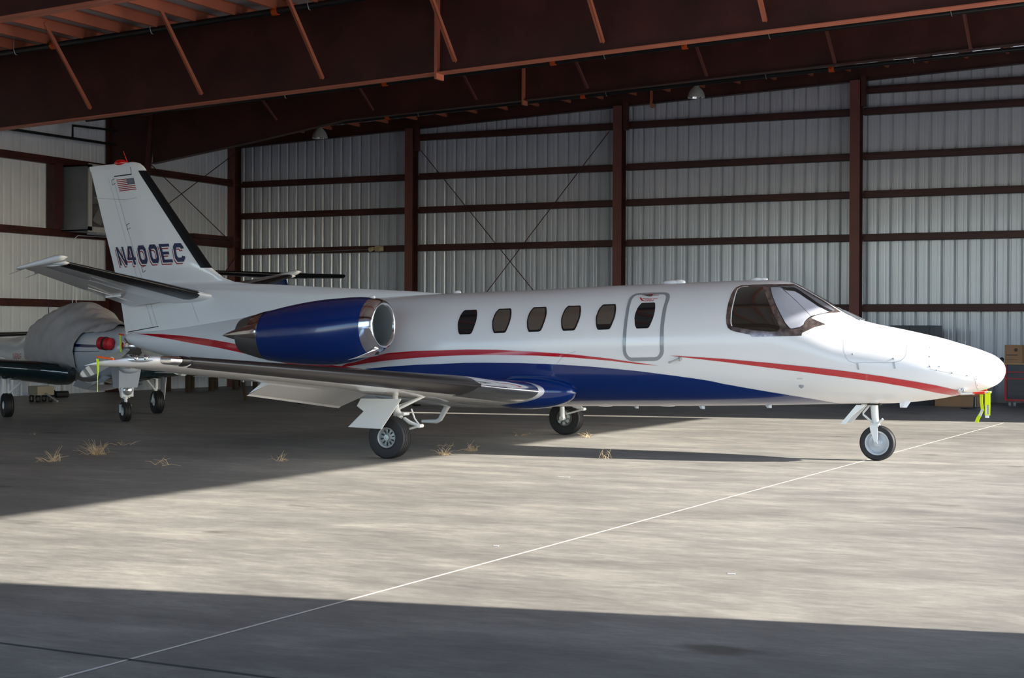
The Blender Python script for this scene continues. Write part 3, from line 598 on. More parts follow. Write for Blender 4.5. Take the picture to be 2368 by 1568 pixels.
def text(name, body, size, loc, rot, m, parent, ext=0.0005, shear=0):
    cu = bpy.data.curves.new(name, 'FONT'); cu.body = body; cu.size = size; cu.extrude = ext; cu.align_x = 'CENTER'; cu.align_y = 'CENTER'; cu.shear = shear
    o = bpy.data.objects.new(name, cu); col.objects.link(o)
    dg = bpy.context.evaluated_depsgraph_get(); me = bpy.data.meshes.new_from_object(o.evaluated_get(dg))
    bpy.data.objects.remove(o, do_unlink=True); me.name = name; me.materials.clear(); me.materials.append(m)
    t = bpy.data.objects.new(name, me); col.objects.link(t); t.location = loc; t.rotation_euler = rot
    if parent: t.parent = parent
    return t
def ftext(body, size, xth, m, off=.011, parent=None):
    x, t = xth; p = Vector(fpt(x, t, off)); zc, hh, w = fsec(x)
    tilt = math.atan2(math.cos(t)/hh, math.sin(t)/w)
    return text('placard', body, size, p, (PI/2-tilt, 0, 0), m, parent or fus)
ftext('EMERGENCY EXIT', .030, [(2.653, 0.749)][0], M_RED, parent=door)
ftext('OPEN', .050, [(2.662, 0.792)][0], M_RED, parent=door)
ftext('PUSH', .03, [(2.735, 0.669)][0], M_RED, parent=door)

# ---- cockpit glazing
frame_out = [(3.765, 1.144), (3.764, 1.092), (3.759, 1.034), (3.759, 0.965), (3.758, 0.891), (3.761, 0.814), (3.76, 0.728), (3.764, 0.648), (3.77, 0.579), (3.785, 0.499), (3.836, 0.437), (3.909, 0.431), (3.981, 0.419), (4.042, 0.419), (4.103, 0.414), (4.161, 0.402), (4.221, 0.395), (4.292, 0.376), (4.357, 0.33), (4.414, 0.251), (4.458, 0.109), (4.519, 0.128), (4.583, 0.122), (4.644, 0.103), (4.713, 0.11), (4.78, 0.111), (4.846, 0.105), (4.902, 0.118), (4.957, 0.125), (5.013, 0.139), (5.074, 0.166), (5.054, 0.309), (5.015, 0.435), (4.971, 0.538), (4.921, 0.663), (4.867, 0.767), (4.825, 0.876), (4.885, 0.87), (4.944, 0.859), (5.004, 0.852), (4.948, 0.949), (4.887, 1.035), (4.843, 1.111), (4.798, 1.181), (4.751, 1.245), (4.746, 1.301), (4.679, 1.338), (4.612, 1.373), (4.543, 1.405), (4.475, 1.433), (4.406, 1.454), (4.335, 1.467), (4.266, 1.475), (4.196, 1.479), (4.124, 1.482), (4.1, 1.448), (4.043, 1.434), (3.986, 1.419), (3.937, 1.406), (3.888, 1.392), (3.842, 1.371), (3.803, 1.331), (3.781, 1.269)]
cf = fpatch('cockpit_window_frame', frame_out, .003, M_FRAME, step=.04, ts=.05); cf['label'] = 'polished brown metal frame around cockpit glass'
side = [(3.819, 0.58), (3.841, 0.529), (3.884, 0.501), (3.942, 0.501), (3.998, 0.495), (4.057, 0.504), (4.115, 0.506), (4.142, 0.535), (4.165, 0.588), (4.206, 0.692), (4.243, 0.787), (4.279, 0.874), (4.312, 0.95), (4.343, 1.023), (4.369, 1.075), (4.394, 1.123), (4.434, 1.199), (4.469, 1.27), (4.47, 1.3), (4.465, 1.323), (4.451, 1.348), (4.437, 1.365), (4.386, 1.38), (4.336, 1.39), (4.267, 1.387), (4.197, 1.381), (4.129, 1.375), (4.068, 1.363), (4.007, 1.35), (3.944, 1.335), (3.883, 1.322), (3.86, 1.307), (3.849, 1.287), (3.839, 1.23), (3.835, 1.146), (3.829, 1.06), (3.829, 0.978), (3.828, 0.893), (3.825, 0.8), (3.82, 0.697)]
sw = fpatch('cockpit_side_window', side, .007, M_COCKG, parent=cf, step=.04, ts=.05)
b = MB()
fline(b, [side[3], side[2], side[1], side[0]] + side[-1:-10:-1], .014, .009)
b.build('window_sealant', M_WHITE, sw)
ws_in = [(4.233, 0.508), (4.241, 0.486), (4.291, 0.467), (4.339, 0.44), (4.386, 0.406), (4.445, 0.325), (4.494, 0.2), (4.532, 0.187), (4.599, 0.194), (4.665, 0.201), (4.732, 0.202), (4.8, 0.203), (4.864, 0.191), (4.919, 0.211), (4.972, 0.226), (5.027, 0.247), (5.002, 0.407), (4.969, 0.532), (4.92, 0.657), (4.867, 0.765), (4.821, 0.876), (4.79, 0.941), (4.765, 1.018), (4.757, 1.061), (4.751, 1.106), (4.714, 1.171), (4.663, 1.219), (4.618, 1.248), (4.594, 1.249), (4.575, 1.238), (4.528, 1.191), (4.494, 1.133), (4.461, 1.078), (4.42, 1.001), (4.377, 0.92), (4.339, 0.827), (4.296, 0.721), (4.266, 0.638), (4.233, 0.544)]
wsd = fpatch('windshield', ws_in, .007, M_BLACKIN, parent=cf, step=.04, ts=.05)
fpatch('sunshade', [(4.242, 0.531), (4.255, 0.516), (4.305, 0.503), (4.354, 0.482), (4.42, 0.55), (4.48, 0.592), (4.541, 0.638), (4.599, 0.674), (4.653, 0.713), (4.708, 0.758), (4.763, 0.805), (4.817, 0.848), (4.777, 0.96), (4.758, 1.034), (4.752, 1.089), (4.712, 1.161), (4.665, 1.201), (4.618, 1.241), (4.594, 1.24), (4.564, 1.21), (4.534, 1.181), (4.502, 1.125), (4.467, 1.068), (4.426, 0.994), (4.385, 0.919), (4.344, 0.822), (4.302, 0.72)], .010, M_BLIND, parent=wsd, step=.04, ts=.05)
fpatch('sunshade', [(4.359, 0.476), (4.398, 0.521), (4.45, 0.521), (4.494, 0.48), (4.538, 0.437), (4.602, 0.439), (4.645, 0.454), (4.688, 0.469), (4.73, 0.478), (4.771, 0.487), (4.814, 0.502), (4.855, 0.511), (4.888, 0.498), (4.923, 0.491), (4.984, 0.478), (4.942, 0.6), (4.89, 0.715), (4.854, 0.781), (4.821, 0.841), (4.765, 0.795), (4.707, 0.746), (4.652, 0.701), (4.596, 0.658), (4.538, 0.623), (4.477, 0.576)], .010, M_BLIND2, parent=wsd, step=.04, ts=.05)
fpatch('windshield_painted_reflection', [(4.252, 0.501), (4.322, 0.468), (4.389, 0.42), (4.447, 0.345), (4.498, 0.232), (4.54, 0.22), (4.606, 0.227), (4.672, 0.235), (4.739, 0.236), (4.807, 0.237), (4.872, 0.231), (4.923, 0.245), (4.973, 0.259), (5.024, 0.274), (5.008, 0.357), (4.962, 0.377), (4.916, 0.397), (4.869, 0.417), (4.813, 0.402), (4.756, 0.379), (4.698, 0.357), (4.629, 0.335), (4.56, 0.313), (4.514, 0.306), (4.458, 0.394), (4.396, 0.454)], .010, mat('grey_painted_glass_reflection', (.20,.215,.235), .08, coat=1.0), parent=wsd, step=.04, ts=.05)  # grey reflection on the glass, painted as a patch of its own
fpatch('windshield_glass', ws_in, .018, M_PANE, parent=wsd, step=.04, ts=.05)
# far side glazing mirrored, no blind detail
fpatch('cockpit_window_frame', [(x, 2*PI-t) for x, t in reversed(frame_out)], .003, M_FRAME, step=.05, ts=.06)
fpatch('windshield', [(x, 2*PI-t) for x, t in reversed(ws_in)], .007, M_BLIND2, step=.05, ts=.06)
# windshield centre post
b = MB(); fline(b, [(4.40, .0), (4.7, .0), (5.0, .0), (5.17, .0)], .05, .009)
b.build('windshield_post', M_BLACKIN, fus)
b = MB(); b.bar(Vector(fpt(5.02, .10, .02)), Vector(fpt(5.33, .22, .02)), .012, .02); b.bar(Vector(fpt(5.10, .06, .03)), Vector(fpt(5.36, .10, .02)), .012, .015)
b.build('windshield_air_nozzle', M_SHEETM, fus)

# ---- panel lines, latches, small fittings on the skin
b = MB()
fline(b, [(5.232, 0.928), (5.245, 1.055), (5.256, 1.177), (5.264, 1.254), (5.271, 1.331), (5.3, 1.45), (5.341, 1.528), (5.408, 1.55), (5.476, 1.531), (5.544, 1.514), (5.611, 1.497), (5.679, 1.481), (5.746, 1.465), (5.812, 1.449), (5.878, 1.434), (5.917, 1.405), (5.954, 1.373), (5.995, 1.274), (6.007, 1.137), (5.999, 1.001), (5.987, 0.85)], .004)
fline(b, [(6.261, 1.079), (6.271, 1.244), (6.276, 1.361), (6.28, 1.477), (6.297, 1.575), (6.356, 1.604), (6.416, 1.634), (6.475, 1.667), (6.533, 1.705), (6.59, 1.749), (6.65, 1.792), (6.71, 1.836), (6.77, 1.885), (6.774, 2.095), (6.771, 2.413), (6.771, 2.889)], .004)
fline(b, [(1.722, 1.652), (1.602, 1.684), (1.512, 1.751), (1.436, 1.836)], .004)
b.build('panel_seam', M_SEAL, fus)
b = MB()
for a, q in zip([(5.439, 1.548), (5.868, 1.427)], [(5.453, 1.7), (5.886, 1.609)]):
    fline(b, [a, q], .022, .005)
b.build('door_latch', M_RIM, fus)
def blob(name, x, th, r, sc, m, off=0.0, n=12):
    p = fpt(x, th, off); return MB().sphere(p, r, n, 8, sc).build(name, m, fus, smooth='all')
for p in [(5.379, 1.351), (5.863, 1.347)]: blob('lock', p[0], p[1], .014, (1,.4,1), M_RIM)
for p in [(6.255, 0.848), (6.276, 1.173), (6.29, 1.479), (6.365, 1.595), (6.535, 1.676), (6.697, 1.794), (6.789, 1.965), (6.791, 2.349), (6.394, 1.471)]: blob('screw', p[0], p[1], .009, (1,.5,1), M_RIM, n=8)
p = [(4.705, 2.259)][0]; blob('static_port', p[0], p[1], .032, (1,.25,1.15), M_GREYP); blob('static_port', p[0]-.012, p[1]+.02, .02, (1,.6,.8), M_HOLE, .003)
ftext('STATIC', .022, [(4.705, 2.102)][0], M_GREYP)
p = [(3.168, 1.802)][0]; c = Vector(fpt(p[0], p[1], .01))
b = MB(); b.lathe([(0,.026),(.015,.022),(.03,.015)], c, (0,-1,0), 16); b.tube([c+Vector((0,-.035,0)), c+Vector((-.06,-.07,-.025)), c+Vector((-.12,-.08,-.05))], [.012,.010,.014], 8)
b.build('angle_of_attack_vane', M_RIM, fus, smooth=True)
# roof domes, blade aerials, belly aerials
for x, rr, sc in [(2.753,.13,(1.0,.5,.28)),(2.86,.07,(1.3,.7,.55)),(3.93,.075,(1.2,.6,.32)),(4.02,.05,(1.3,.6,.42)),(-.489,.05,(1.15,.6,.55))]:
    blob('roof_aerial', x, 0, rr, sc, M_WHITE, .012, 16)
def blade(x, th, chord, hgt, sweep, name='belly_aerial'):
    p = Vector(fpt(x, th, -.01)); n = Vector((0, -math.sin(th), math.cos(th)))
    b = MB(); rows = []
    for k, (s, c) in enumerate([(0, 1), (.15, .8), (1, .5)]):
        cc = chord*c; o = p + n*hgt*s + Vector((-sweep*s, 0, 0)); side = n.cross(Vector((1,0,0))).normalized()
        rows.append([o+Vector((cc/2,0,0)), o+side*.012, o-Vector((cc/2,0,0)), o-side*.012])
    b.grid(rows, True, True); return b.build(name, M_WHITE, fus)
for x, ch, hg in [(2.246,.10,.045),(3.18,.12,.055),(4.091,.12,.05),(5.90,.17,.085)]:
    blade(x, PI-(.0 if x < 5 else .25), ch, hg, -.02 if x < 5 else .02)
for x in (1.8, 2.7): blob('belly_vent', x, PI, .11, (1,.5,.12), M_WHITE, .0)
b = MB()
for p in [(1.25,0,-.045),]: b.tube([(-.64,0,.60),(-.66,0,.52),(-.76,0,.35),(-.82,0,.315),(-1.06,0,.31)], [.085,.045,.036,.034,.024], 10)
b.build('belly_mast', M_WHITE, jet, smooth=True)
MB().tube([(.92,-.1,.58),(.92,-.1,.52)], .006, 6).build('drain_pipe', M_BLUE, fus)

# ---- airfoil surfaces
def naca(x, t): return 5*t*(.2969*math.sqrt(max(x, 0))-.126*x-.3516*x*x+.2843*x**3-.1036*x**4)
def section(secs, s):
    if s <= secs[0][0]: a = secs[0]; return a
    for a, q in zip(secs, secs[1:]):
        if a[0] <= s <= q[0]:
            k = (s-a[0])/(q[0]-a[0]); return tuple(u+(v-u)*k for u, v in zip(a, q))
    return secs[-1]
def foil_pt(secs, s, u, off=0.0, sign=-1):
    """secs: span, xLE, xTE, zLE, zTE, thickness. u -1..1, negative = underside"""
    sp, xl, xt, zl, zt, t = section(secs, s)
    c = xl-xt; f = u*u; y = naca(f, t)*c + off
    return (xl-c*f+ (off if f < .01 else 0), sign*s, zl+(zt-zl)*f + (y if u >= 0 else -y))
def foil(secs, spans, sign, u1=1.0, n=30, sk=None):
    b = MB(); us = [-u1+2*u1*k/(2*n) for k in range(2*n+1)]
    b.grid([[foil_pt(secs, s, u, 0, sign) for u in us] for s in spans], True, True)
    return b
def foil_seg(secs, spans, sign, f0, f1, defl=0.0, n=8, hinge_u=-1):
    """closed slice between chord fractions, turned down about its hinge"""
    b = MB(); rows = []
    for s in spans:
        fr = [f0+(f1-f0)*k/n for k in range(n+1)]
        lo = [Vector(foil_pt(secs, s, -math.sqrt(f), 0, sign)) for f in fr]; hi = [Vector(foil_pt(secs, s, math.sqrt(f), 0, sign)) for f in fr]
        h = lo[0]; nose = (lo[0]+hi[0])/2 + Vector(((hi[0]-lo[0]).length*.45, 0, 0))
        ring = lo + hi[::-1] + [nose]
        out = []
        for p in ring:
            d = p-h; ca, sa = math.cos(defl), math.sin(defl)
            out.append(h + Vector((d.x*ca-d.z*sa*0 - (0 if True else 0), d.y, d.z*ca + d.x*sa)) if defl else p)
        rows.append(out)
    b.grid(rows, True, True); return b
def spn(a, q, n): return [a+(q-a)*k/n for k in range(n+1)]
W = [(.45,1.32,-1.30,.775,.70,.135),(.87,1.27,-1.27,.815,.73,.13),(1.5,1.06,-1.20,.872,.775,.135),(2.05,.955,-1.15,.925,.815,.14),(7.5,.60,-.38,1.305,1.24,.125),(7.72,.545,-.34,1.318,1.25,.12),(7.86,.42,-.32,1.322,1.252,.115),(7.94,.22,-.31,1.318,1.255,.10),(7.985,-.02,-.31,1.305,1.255,.06)]
for sign in (-1, 1):
    side_n = 'right' if sign < 0 else 'left'
    sps = sorted(set(spn(.45, 2.05, 12) + spn(2.05, 7.5, 22) + [7.6,7.72,7.8,7.86,7.9,7.94,7.97,7.985]))
    wing = foil(W, [s for s in sps if s <= 7.985], sign, math.sqrt(.775)).build('wing', M_WHITE, jet, smooth=True, angle=50)
    for nm, a, q, df in (('flap', 2.12, 4.68, R(27)), ('aileron', 4.79, 7.5, 0), ('trailing_edge', .5, 2.10, 0), ('wing_tip_trailing_edge', 7.52, 7.98, 0)):
        foil_seg(W, spn(a, q, 10), sign, .782 if df else .776, 1.02 if df else 1.0, df).build(nm, M_WHITE, wing, smooth=True, angle=35)
    def wp(u0, u1, a, q, off, nu=14, ns=20, rnd=0.0):
        b = MB(); rows = []
        for s in spn(a, q, ns):
            e = 1.0
            if rnd:
                dd = min(s-a, q-s)
                if dd < rnd: e = math.sqrt(max(0.04, 1-(1-dd/rnd)**2))
            rows.append([foil_pt(W, s, (u0+(u1-u0)*k/nu)*e, off, sign) for k in range(nu+1)])
        b.grid(rows); return b
    bt = wp(-.345, .30, 2.05, 7.5, .005, ns=60, rnd=.10).build('deicing_boot', M_BOOTG, wing, smooth='all'); bt['label'] = 'black rubber leading edge boot'
    wp(-.40, .30, .95, 2.2, .003, ns=16).build('polished_leading_edge', M_POL, wing, smooth='all')
    wp(-.27, .27, 7.53, 7.80, .005, ns=12, rnd=.08).build('landing_light_lens', M_POL, wing, smooth='all')
    c = Vector(foil_pt(W, 7.53, .0, .0, sign))
    wp(-.30, .30, 7.47, 7.60, .007, ns=8, rnd=.05).build('boot_end', M_BOOT, wing, smooth='all')
    lens = wp(-.19, .19, 7.86, 7.945, .006, ns=10, rnd=.04).build('wing_tip_light', M_LENS, wing, smooth='all')
    for k in range(2):
        c = Vector(foil_pt(W, 7.885+.035*k, .03, .012, sign)); MB().sphere(tuple(c), .022, 12, 8).build('bulb', M_CHROME, lens, smooth='all')
    b = MB()
    for yy in (7.2, 6.4, 5.6):
        c = Vector(foil_pt(W, yy, -.98, 0, sign)); b.tube([c, c+Vector((-.22, sign*.02, .0))], [.006,.003], 6)
    b.build('static_wick', M_HOOK, wing)
    # red swoosh on the upper root skin
    b = MB(); rows = []
    for k in range(25):
        q = k/24; s = 1.0+1.5*q; f = .50-.30*(1-q)**2; wdt = .10*math.sin(PI*min(1, q*1.1+.02))**.6
        rows.append([foil_pt(W, s, f-wdt/2, .004, sign), foil_pt(W, s, f+wdt/2, .004, sign)])
    b.grid(rows).build('red_wing_stripe', M_RED, wing, smooth='all')
    # blue wing-body fairing
    b = MB(); rows = []
    for k in range(29):
        q = k/28; x = 1.64-1.5*q
        e = math.sqrt(max(.0006, 1-(1-min(1, q/.5))**2))*(1 if q < .6 else 1-.5*(q-.6)/.4)
        yc = .60; zc = .80-.02*q
        rows.append([(x, sign*(yc+.27*e*math.cos(a)), zc+.235*e*math.sin(a)) for a in [2*PI*j/24 for j in range(24)]])
    b.grid(rows, True, True).build('wing_root_fairing', M_BLUE, jet, smooth='all')
    # rivets along fairing
# ---- belly fairing under the wing
b = MB(); rows = []
for k in range(25):
    q = k/24; x = 1.5-3.4*q; e = math.sin(PI*q)**.5 if 0 < q < 1 else .02
    rows.append([(x, .80*e*math.cos(a), .70+(.165*e)*math.sin(a)) for a in [2*PI*j/32 for j in range(32)]])
b.grid(rows, True, True).build('belly_fairing', M_WHITE, jet, smooth='all')

# ---- fin
FL = [(1.45,-1.2),(2.05,-.55),(2.14,-.62),(2.18,-1.15),(2.219,-1.89),(2.263,-2.85),(2.299,-3.44),(2.322,-4.05),(2.353,-4.357),(2.415,-4.565),(2.484,-4.669),(2.565,-4.79),(4.106,-6.064),(4.147,-6.085),(4.2,-6.13),(4.248,-6.2),(4.27,-6.27),(4.28,-6.36)]
FTE = [(1.45,-6.45),(1.597,-6.487),(1.976,-6.559),(2.668,-6.737),(3.435,-6.978),(4.237,-7.222),(4.28,-7.235)]
FTH = [(1.45,.26),(1.8,.235),(2.1,.17),(2.3,.13),(2.6,.105),(3.4,.08),(4.1,.055),(4.2,.045),(4.26,.025),(4.28,.006)]
def lerpT(T, z):
    if z <= T[0][0]: return T[0][1]
    for a, q in zip(T, T[1:]):
        if a[0] <= z <= q[0]: return a[1]+(q[1]-a[1])*(z-a[0])/(q[0]-a[0])
    return T[-1][1]
def fin_y(x, z):
    l, t, th = lerpT(FL, z), lerpT(FTE, z), lerpT(FTH, z)
    f = min(1, max(0, (l-x)/(l-t)))
    if z < 2.6:   # long dorsal fillet: thin ridge that swells towards the fin
        k = min(1, max(0, (2.6-z)/.25)); d = max(0, l-x)
        g = min(1, d/2.6)**.75; rear = min(1, max(0, (x-t)/1.6))
        fl = g*(rear**.6)
        return th*(naca(f, .2)/.1*(1-k) + k*fl*1.0)+.002
    return th*naca(f, .2)/.1 + .002
def fin_pt(x, z, off=0.0, side=-1): return (x, side*(fin_y(x, z)+off), z)
b = MB(); rows = []
zs = [1.45,1.6,1.75,1.9,2.0,2.05,2.1,2.14,2.16,2.18,2.2,2.219,2.24,2.263,2.28,2.299,2.31,2.322,2.337,2.353,2.38,2.415,2.45,2.484,2.52,2.565,2.62,2.7,2.85,3.0,3.2,3.4,3.6,3.8,4.0,4.1,4.147,4.17,4.2,4.23,4.248,4.262,4.272,4.28]
for z in zs:
    l, t = lerpT(FL, z), lerpT(FTE, z); fr = [((k/22.0)**2) for k in range(23)]
    a = [fin_pt(l-(l-t)*f, z, 0, -1) for f in fr]; q = [fin_pt(l-(l-t)*f, z, 0, 1) for f in fr]
    rows.append(a + q[::-1])
# top edge slopes down to the rear
rows = [[(x, y, z if z < 4.2 else z-.045*max(0, (-6.36-x)/.87)) for x, y, z in r] for r in rows]
fin = b.grid(rows, True, True).build('vertical_fin', M_WHITE, jet, smooth=True, angle=50)
# fin boot
b = MB(); rows = []
for z in [2.575+(4.13-2.575)*k/20 for k in range(21)]:
    l, t = lerpT(FL, z), lerpT(FTE, z); w = .155-.03*(z-2.575)/1.55
    ds = [w*(j/8)**1.6 for j in range(9)]
    rows.append([fin_pt(l-d, z, .005, -1) for d in ds[::-1]] + [(l+.012, 0, z)] + [fin_pt(l-d, z, .005, 1) for d in ds])
b.grid(rows).build('fin_deicing_boot', M_BOOT, fin, smooth='all')
def zpatch(name, poly, off, m, parent=None, side=-1, step=.05):
    return patch_mesh(poly, lambda x, z: fin_pt(x, z, off, side), step).build(name, m, parent or fin)
# rudder outline and hinge lines
def zline(b, pts, w=.008, off=.003, side=-1):
    P = dens_open([Vector(p) for p in pts], .08); rows = []
    for i, p in enumerate(P):
        d = P[min(i+1, len(P)-1)]-P[max(i-1, 0)]; n = Vector((-d.y, d.x)); n.normalize()
        rows.append([fin_pt(*(p-n*w/2), off, side), fin_pt(*(p+n*w/2), off, side)])
    b.grid(rows)
rud = [(-6.718, 4.05), (-6.567, 3.659), (-6.417, 3.243), (-6.26, 2.829), (-6.129, 2.485), (-6.034, 2.232), (-5.896, 2.04), (-5.707, 1.653)]
rt_top = [(-6.682, 4.056), (-6.325, 4.076)]; rbot = [(-6.402, 1.576), (-5.69, 1.667)]
for side in (-1, 1):
    b = MB(); zline(b, rud, .006, .003, side); zline(b, [(x-.10, z) for x, z in rud], .004, .003, side)
    b.build('rudder_hinge_line', M_SEAL, fin)
    b = MB(); zline(b, rt_top, .018, .004, side); zline(b, [rt_top[1], [(-6.352, 4.18)][0], [(-6.43, 4.279)][0]], .008, .004, side); zline(b, rbot, .012, .004, side)
    for q in [(-6.735, 3.968), (-6.417, 3.25), (-6.104, 2.567)]:
        zline(b, [(q[0]+.06, q[1]+.05), (q[0], q[1]+.03), (q[0]+.02, q[1]-.05), (q[0]+.08, q[1]-.02)], .01, .005, side)
    b.build('rudder_gap', M_HOLE, fin)
b = MB(); zline(b, [(-7.114, 3.733), (-6.454, 3.676), (-6.211, 3.702)], .006, .003); zline(b, [(-5.038, 2.036), (-4.856, 1.735)], .004, .003)
b.build('fin_seam', M_SEAL, fin)
# red beacon and tip aerial
MB().sphere((-6.60, 0, 4.275), .10, 16, 8, (1.2,.45,.55)).build('red_beacon', M_REDBEAC, fin, smooth='all')
MB().tube([(-6.45, 0, 4.26), (-6.54, 0, 4.46)], [.006, .003], 6).build('tip_aerial', M_REDC, fin)
MB().tube([(-5.25,-.11,2.15),(-5.3,-.18,2.14)], .01, 6).build('vent', M_HOOK, fin)

# ---- flag
fa = [(-6.638, 4.002), (-6.282, 4.019), (-6.216, 3.832), (-6.569, 3.813)]
def quad2(u, v):
    a, q, c, d = [Vector(p) for p in fa]
    return (a.lerp(q, u)).lerp(d.lerp(c, u), v)
def fquad(b, u0, u1, v0, v1, off):
    rows = []
    for i in range(9):
        v = v0+(v1-v0)*i/8
        rows.append([fin_pt(*quad2(u0+(u1-u0)*j/8, v), off) for j in range(9)])
    b.grid(rows)
b = MB()
for k in range(7): fquad(b, 0, 1, 2*k/13, (2*k+1)/13, .004)
flag = b.build('flag_red_stripes', M_REDLET, fin); flag['label'] = 'small red and white striped flag with dark canton'
b = MB()
for k in range(6): fquad(b, 0, 1, (2*k+1)/13, (2*k+2)/13, .004)
b.build('flag_white_stripes', M_TAGW, fin)
b = MB(); fquad(b, .60, 1, 0, 7/13, .007); b.build('flag_canton', M_NAVY, fin)
b = MB()
for r_ in range(9):
    for c_ in range(6 if r_ % 2 == 0 else 5):
        u = .60+.4*((c_+(.5 if r_ % 2 == 0 else 1))/6); v = (7/13)*((r_+.5)/9)
        p = Vector(quad2(u, v)); pts = []
        for k in range(10):
            rr = .0065 if k % 2 == 0 else .0028; an = PI/2+2*PI*k/10
            pts.append(fin_pt(p[0]+rr*math.cos(an), p[1]+rr*math.sin(an), .009))
        b.add(pts, [tuple(range(10))])
b.build('flag_stars', M_TAGW, fin)

# ---- registration letters: strokes in a unit cell (x forward, y up)
def oct_ring(x0, x1, y0, y1, t, c):
    o = [(x0+c,y0),(x1-c,y0),(x1,y0+c),(x1,y1-c),(x1-c,y1),(x0+c,y1),(x0,y1-c),(x0,y0+c)]
    ci = c*.55
    i = [(x0+t+ci,y0+t),(x1-t-ci,y0+t),(x1-t,y0+t+ci),(x1-t,y1-t-ci),(x1-t-ci,y1-t),(x0+t+ci,y1-t),(x0+t,y1-t-ci),(x0+t,y0+t+ci)]
    return [[o[k], o[(k+1) % 8], i[(k+1) % 8], i[k]] for k in range(8)]
T = .23
GL = {
 'N': [[(0,0),(.2,0),(.2,1),(0,1)], [(.76,0),(.96,0),(.96,1),(.76,1)], [(0,1),(.22,1),(.96,0),(.74,0)]],
 '4': [[(.62,0),(.86,0),(.86,1),(.62,1)], [(.06,.25),(1.0,.25),(1.0,.39),(.06,.39)], [(.06,.25),(.26,.25),(.68,1),(.42,1)]],
 '0': oct_ring(0, 1, 0, 1, T, .2),
 'E': [[(0,0),(T,0),(T,1),(0,1)], [(0,0),(1,0),(1,.16),(0,.16)], [(0,.43),(.82,.43),(.82,.58),(0,.58)], [(0,.84),(1,.84),(1,1),(0,1)]],
 'C': [q for k, q in enumerate(oct_ring(0, 1, 0, 1, T, .2)) if k != 2] + [[(1-T,.70),(1,.70),(1,.80),(1-T,.80)], [(1-T,.20),(1,.20),(1,.30),(1-T,.30)]],
}
# letter boxes: lower-left, lower-right, upper-right, upper-left on the fin side
LB = [[(-6.567, 2.636), (-6.397, 2.64), (-6.501, 2.933), (-6.667, 2.93)], [(-6.39, 2.642), (-6.193, 2.645), (-6.295, 2.939), (-6.48, 2.937)], [(-6.126, 2.65), (-5.958, 2.652), (-6.033, 2.947), (-6.207, 2.945)], [(-5.889, 2.657), (-5.721, 2.66), (-5.793, 2.955), (-5.972, 2.953)], [(-5.657, 2.663), (-5.456, 2.667), (-5.551, 2.96), (-5.75, 2.958)], [(-5.405, 2.67), (-5.215, 2.673), (-5.292, 2.965), (-5.483, 2.963)]]
def letter(b, ch, box, dx, dz, off, grow=0.0):
    a, q, c, d = [Vector(p) for p in box]
    for poly in GL[ch]:
        P = []
        cx = sum(p[0] for p in poly)/len(poly); cy = sum(p[1] for p in poly)/len(poly)
        for (u, v) in poly:
            p = (a.lerp(q, u)).lerp(d.lerp(c, u), v)
            P.append((p[0]+dx, p[1]+dz))
        n = 6; rows = []
        A, B, C_, D = [Vector(p) for p in P]
        for i in range(n+1):
            l, r_ = A.lerp(D, i/n), B.lerp(C_, i/n)
            rows.append([fin_pt(*l.lerp(r_, j/3), off) for j in range(4)])
        b.grid(rows)
for nm, m, dx, dz, off in (('registration_shadow', M_REDLET, -.022, -.036, .0045), ('registration_highlight', M_TAGW, -.011, -.018, .0065), ('registration_letters', M_NAVY, 0, 0, .0085)):
    b = MB()
    for ch, bx in zip('N400EC', LB): letter(b, ch, bx, dx, dz, off)
    o = b.build(nm, m, fin)
    if nm == 'registration_letters': o['label'] = 'dark blue N400EC registration lettering'

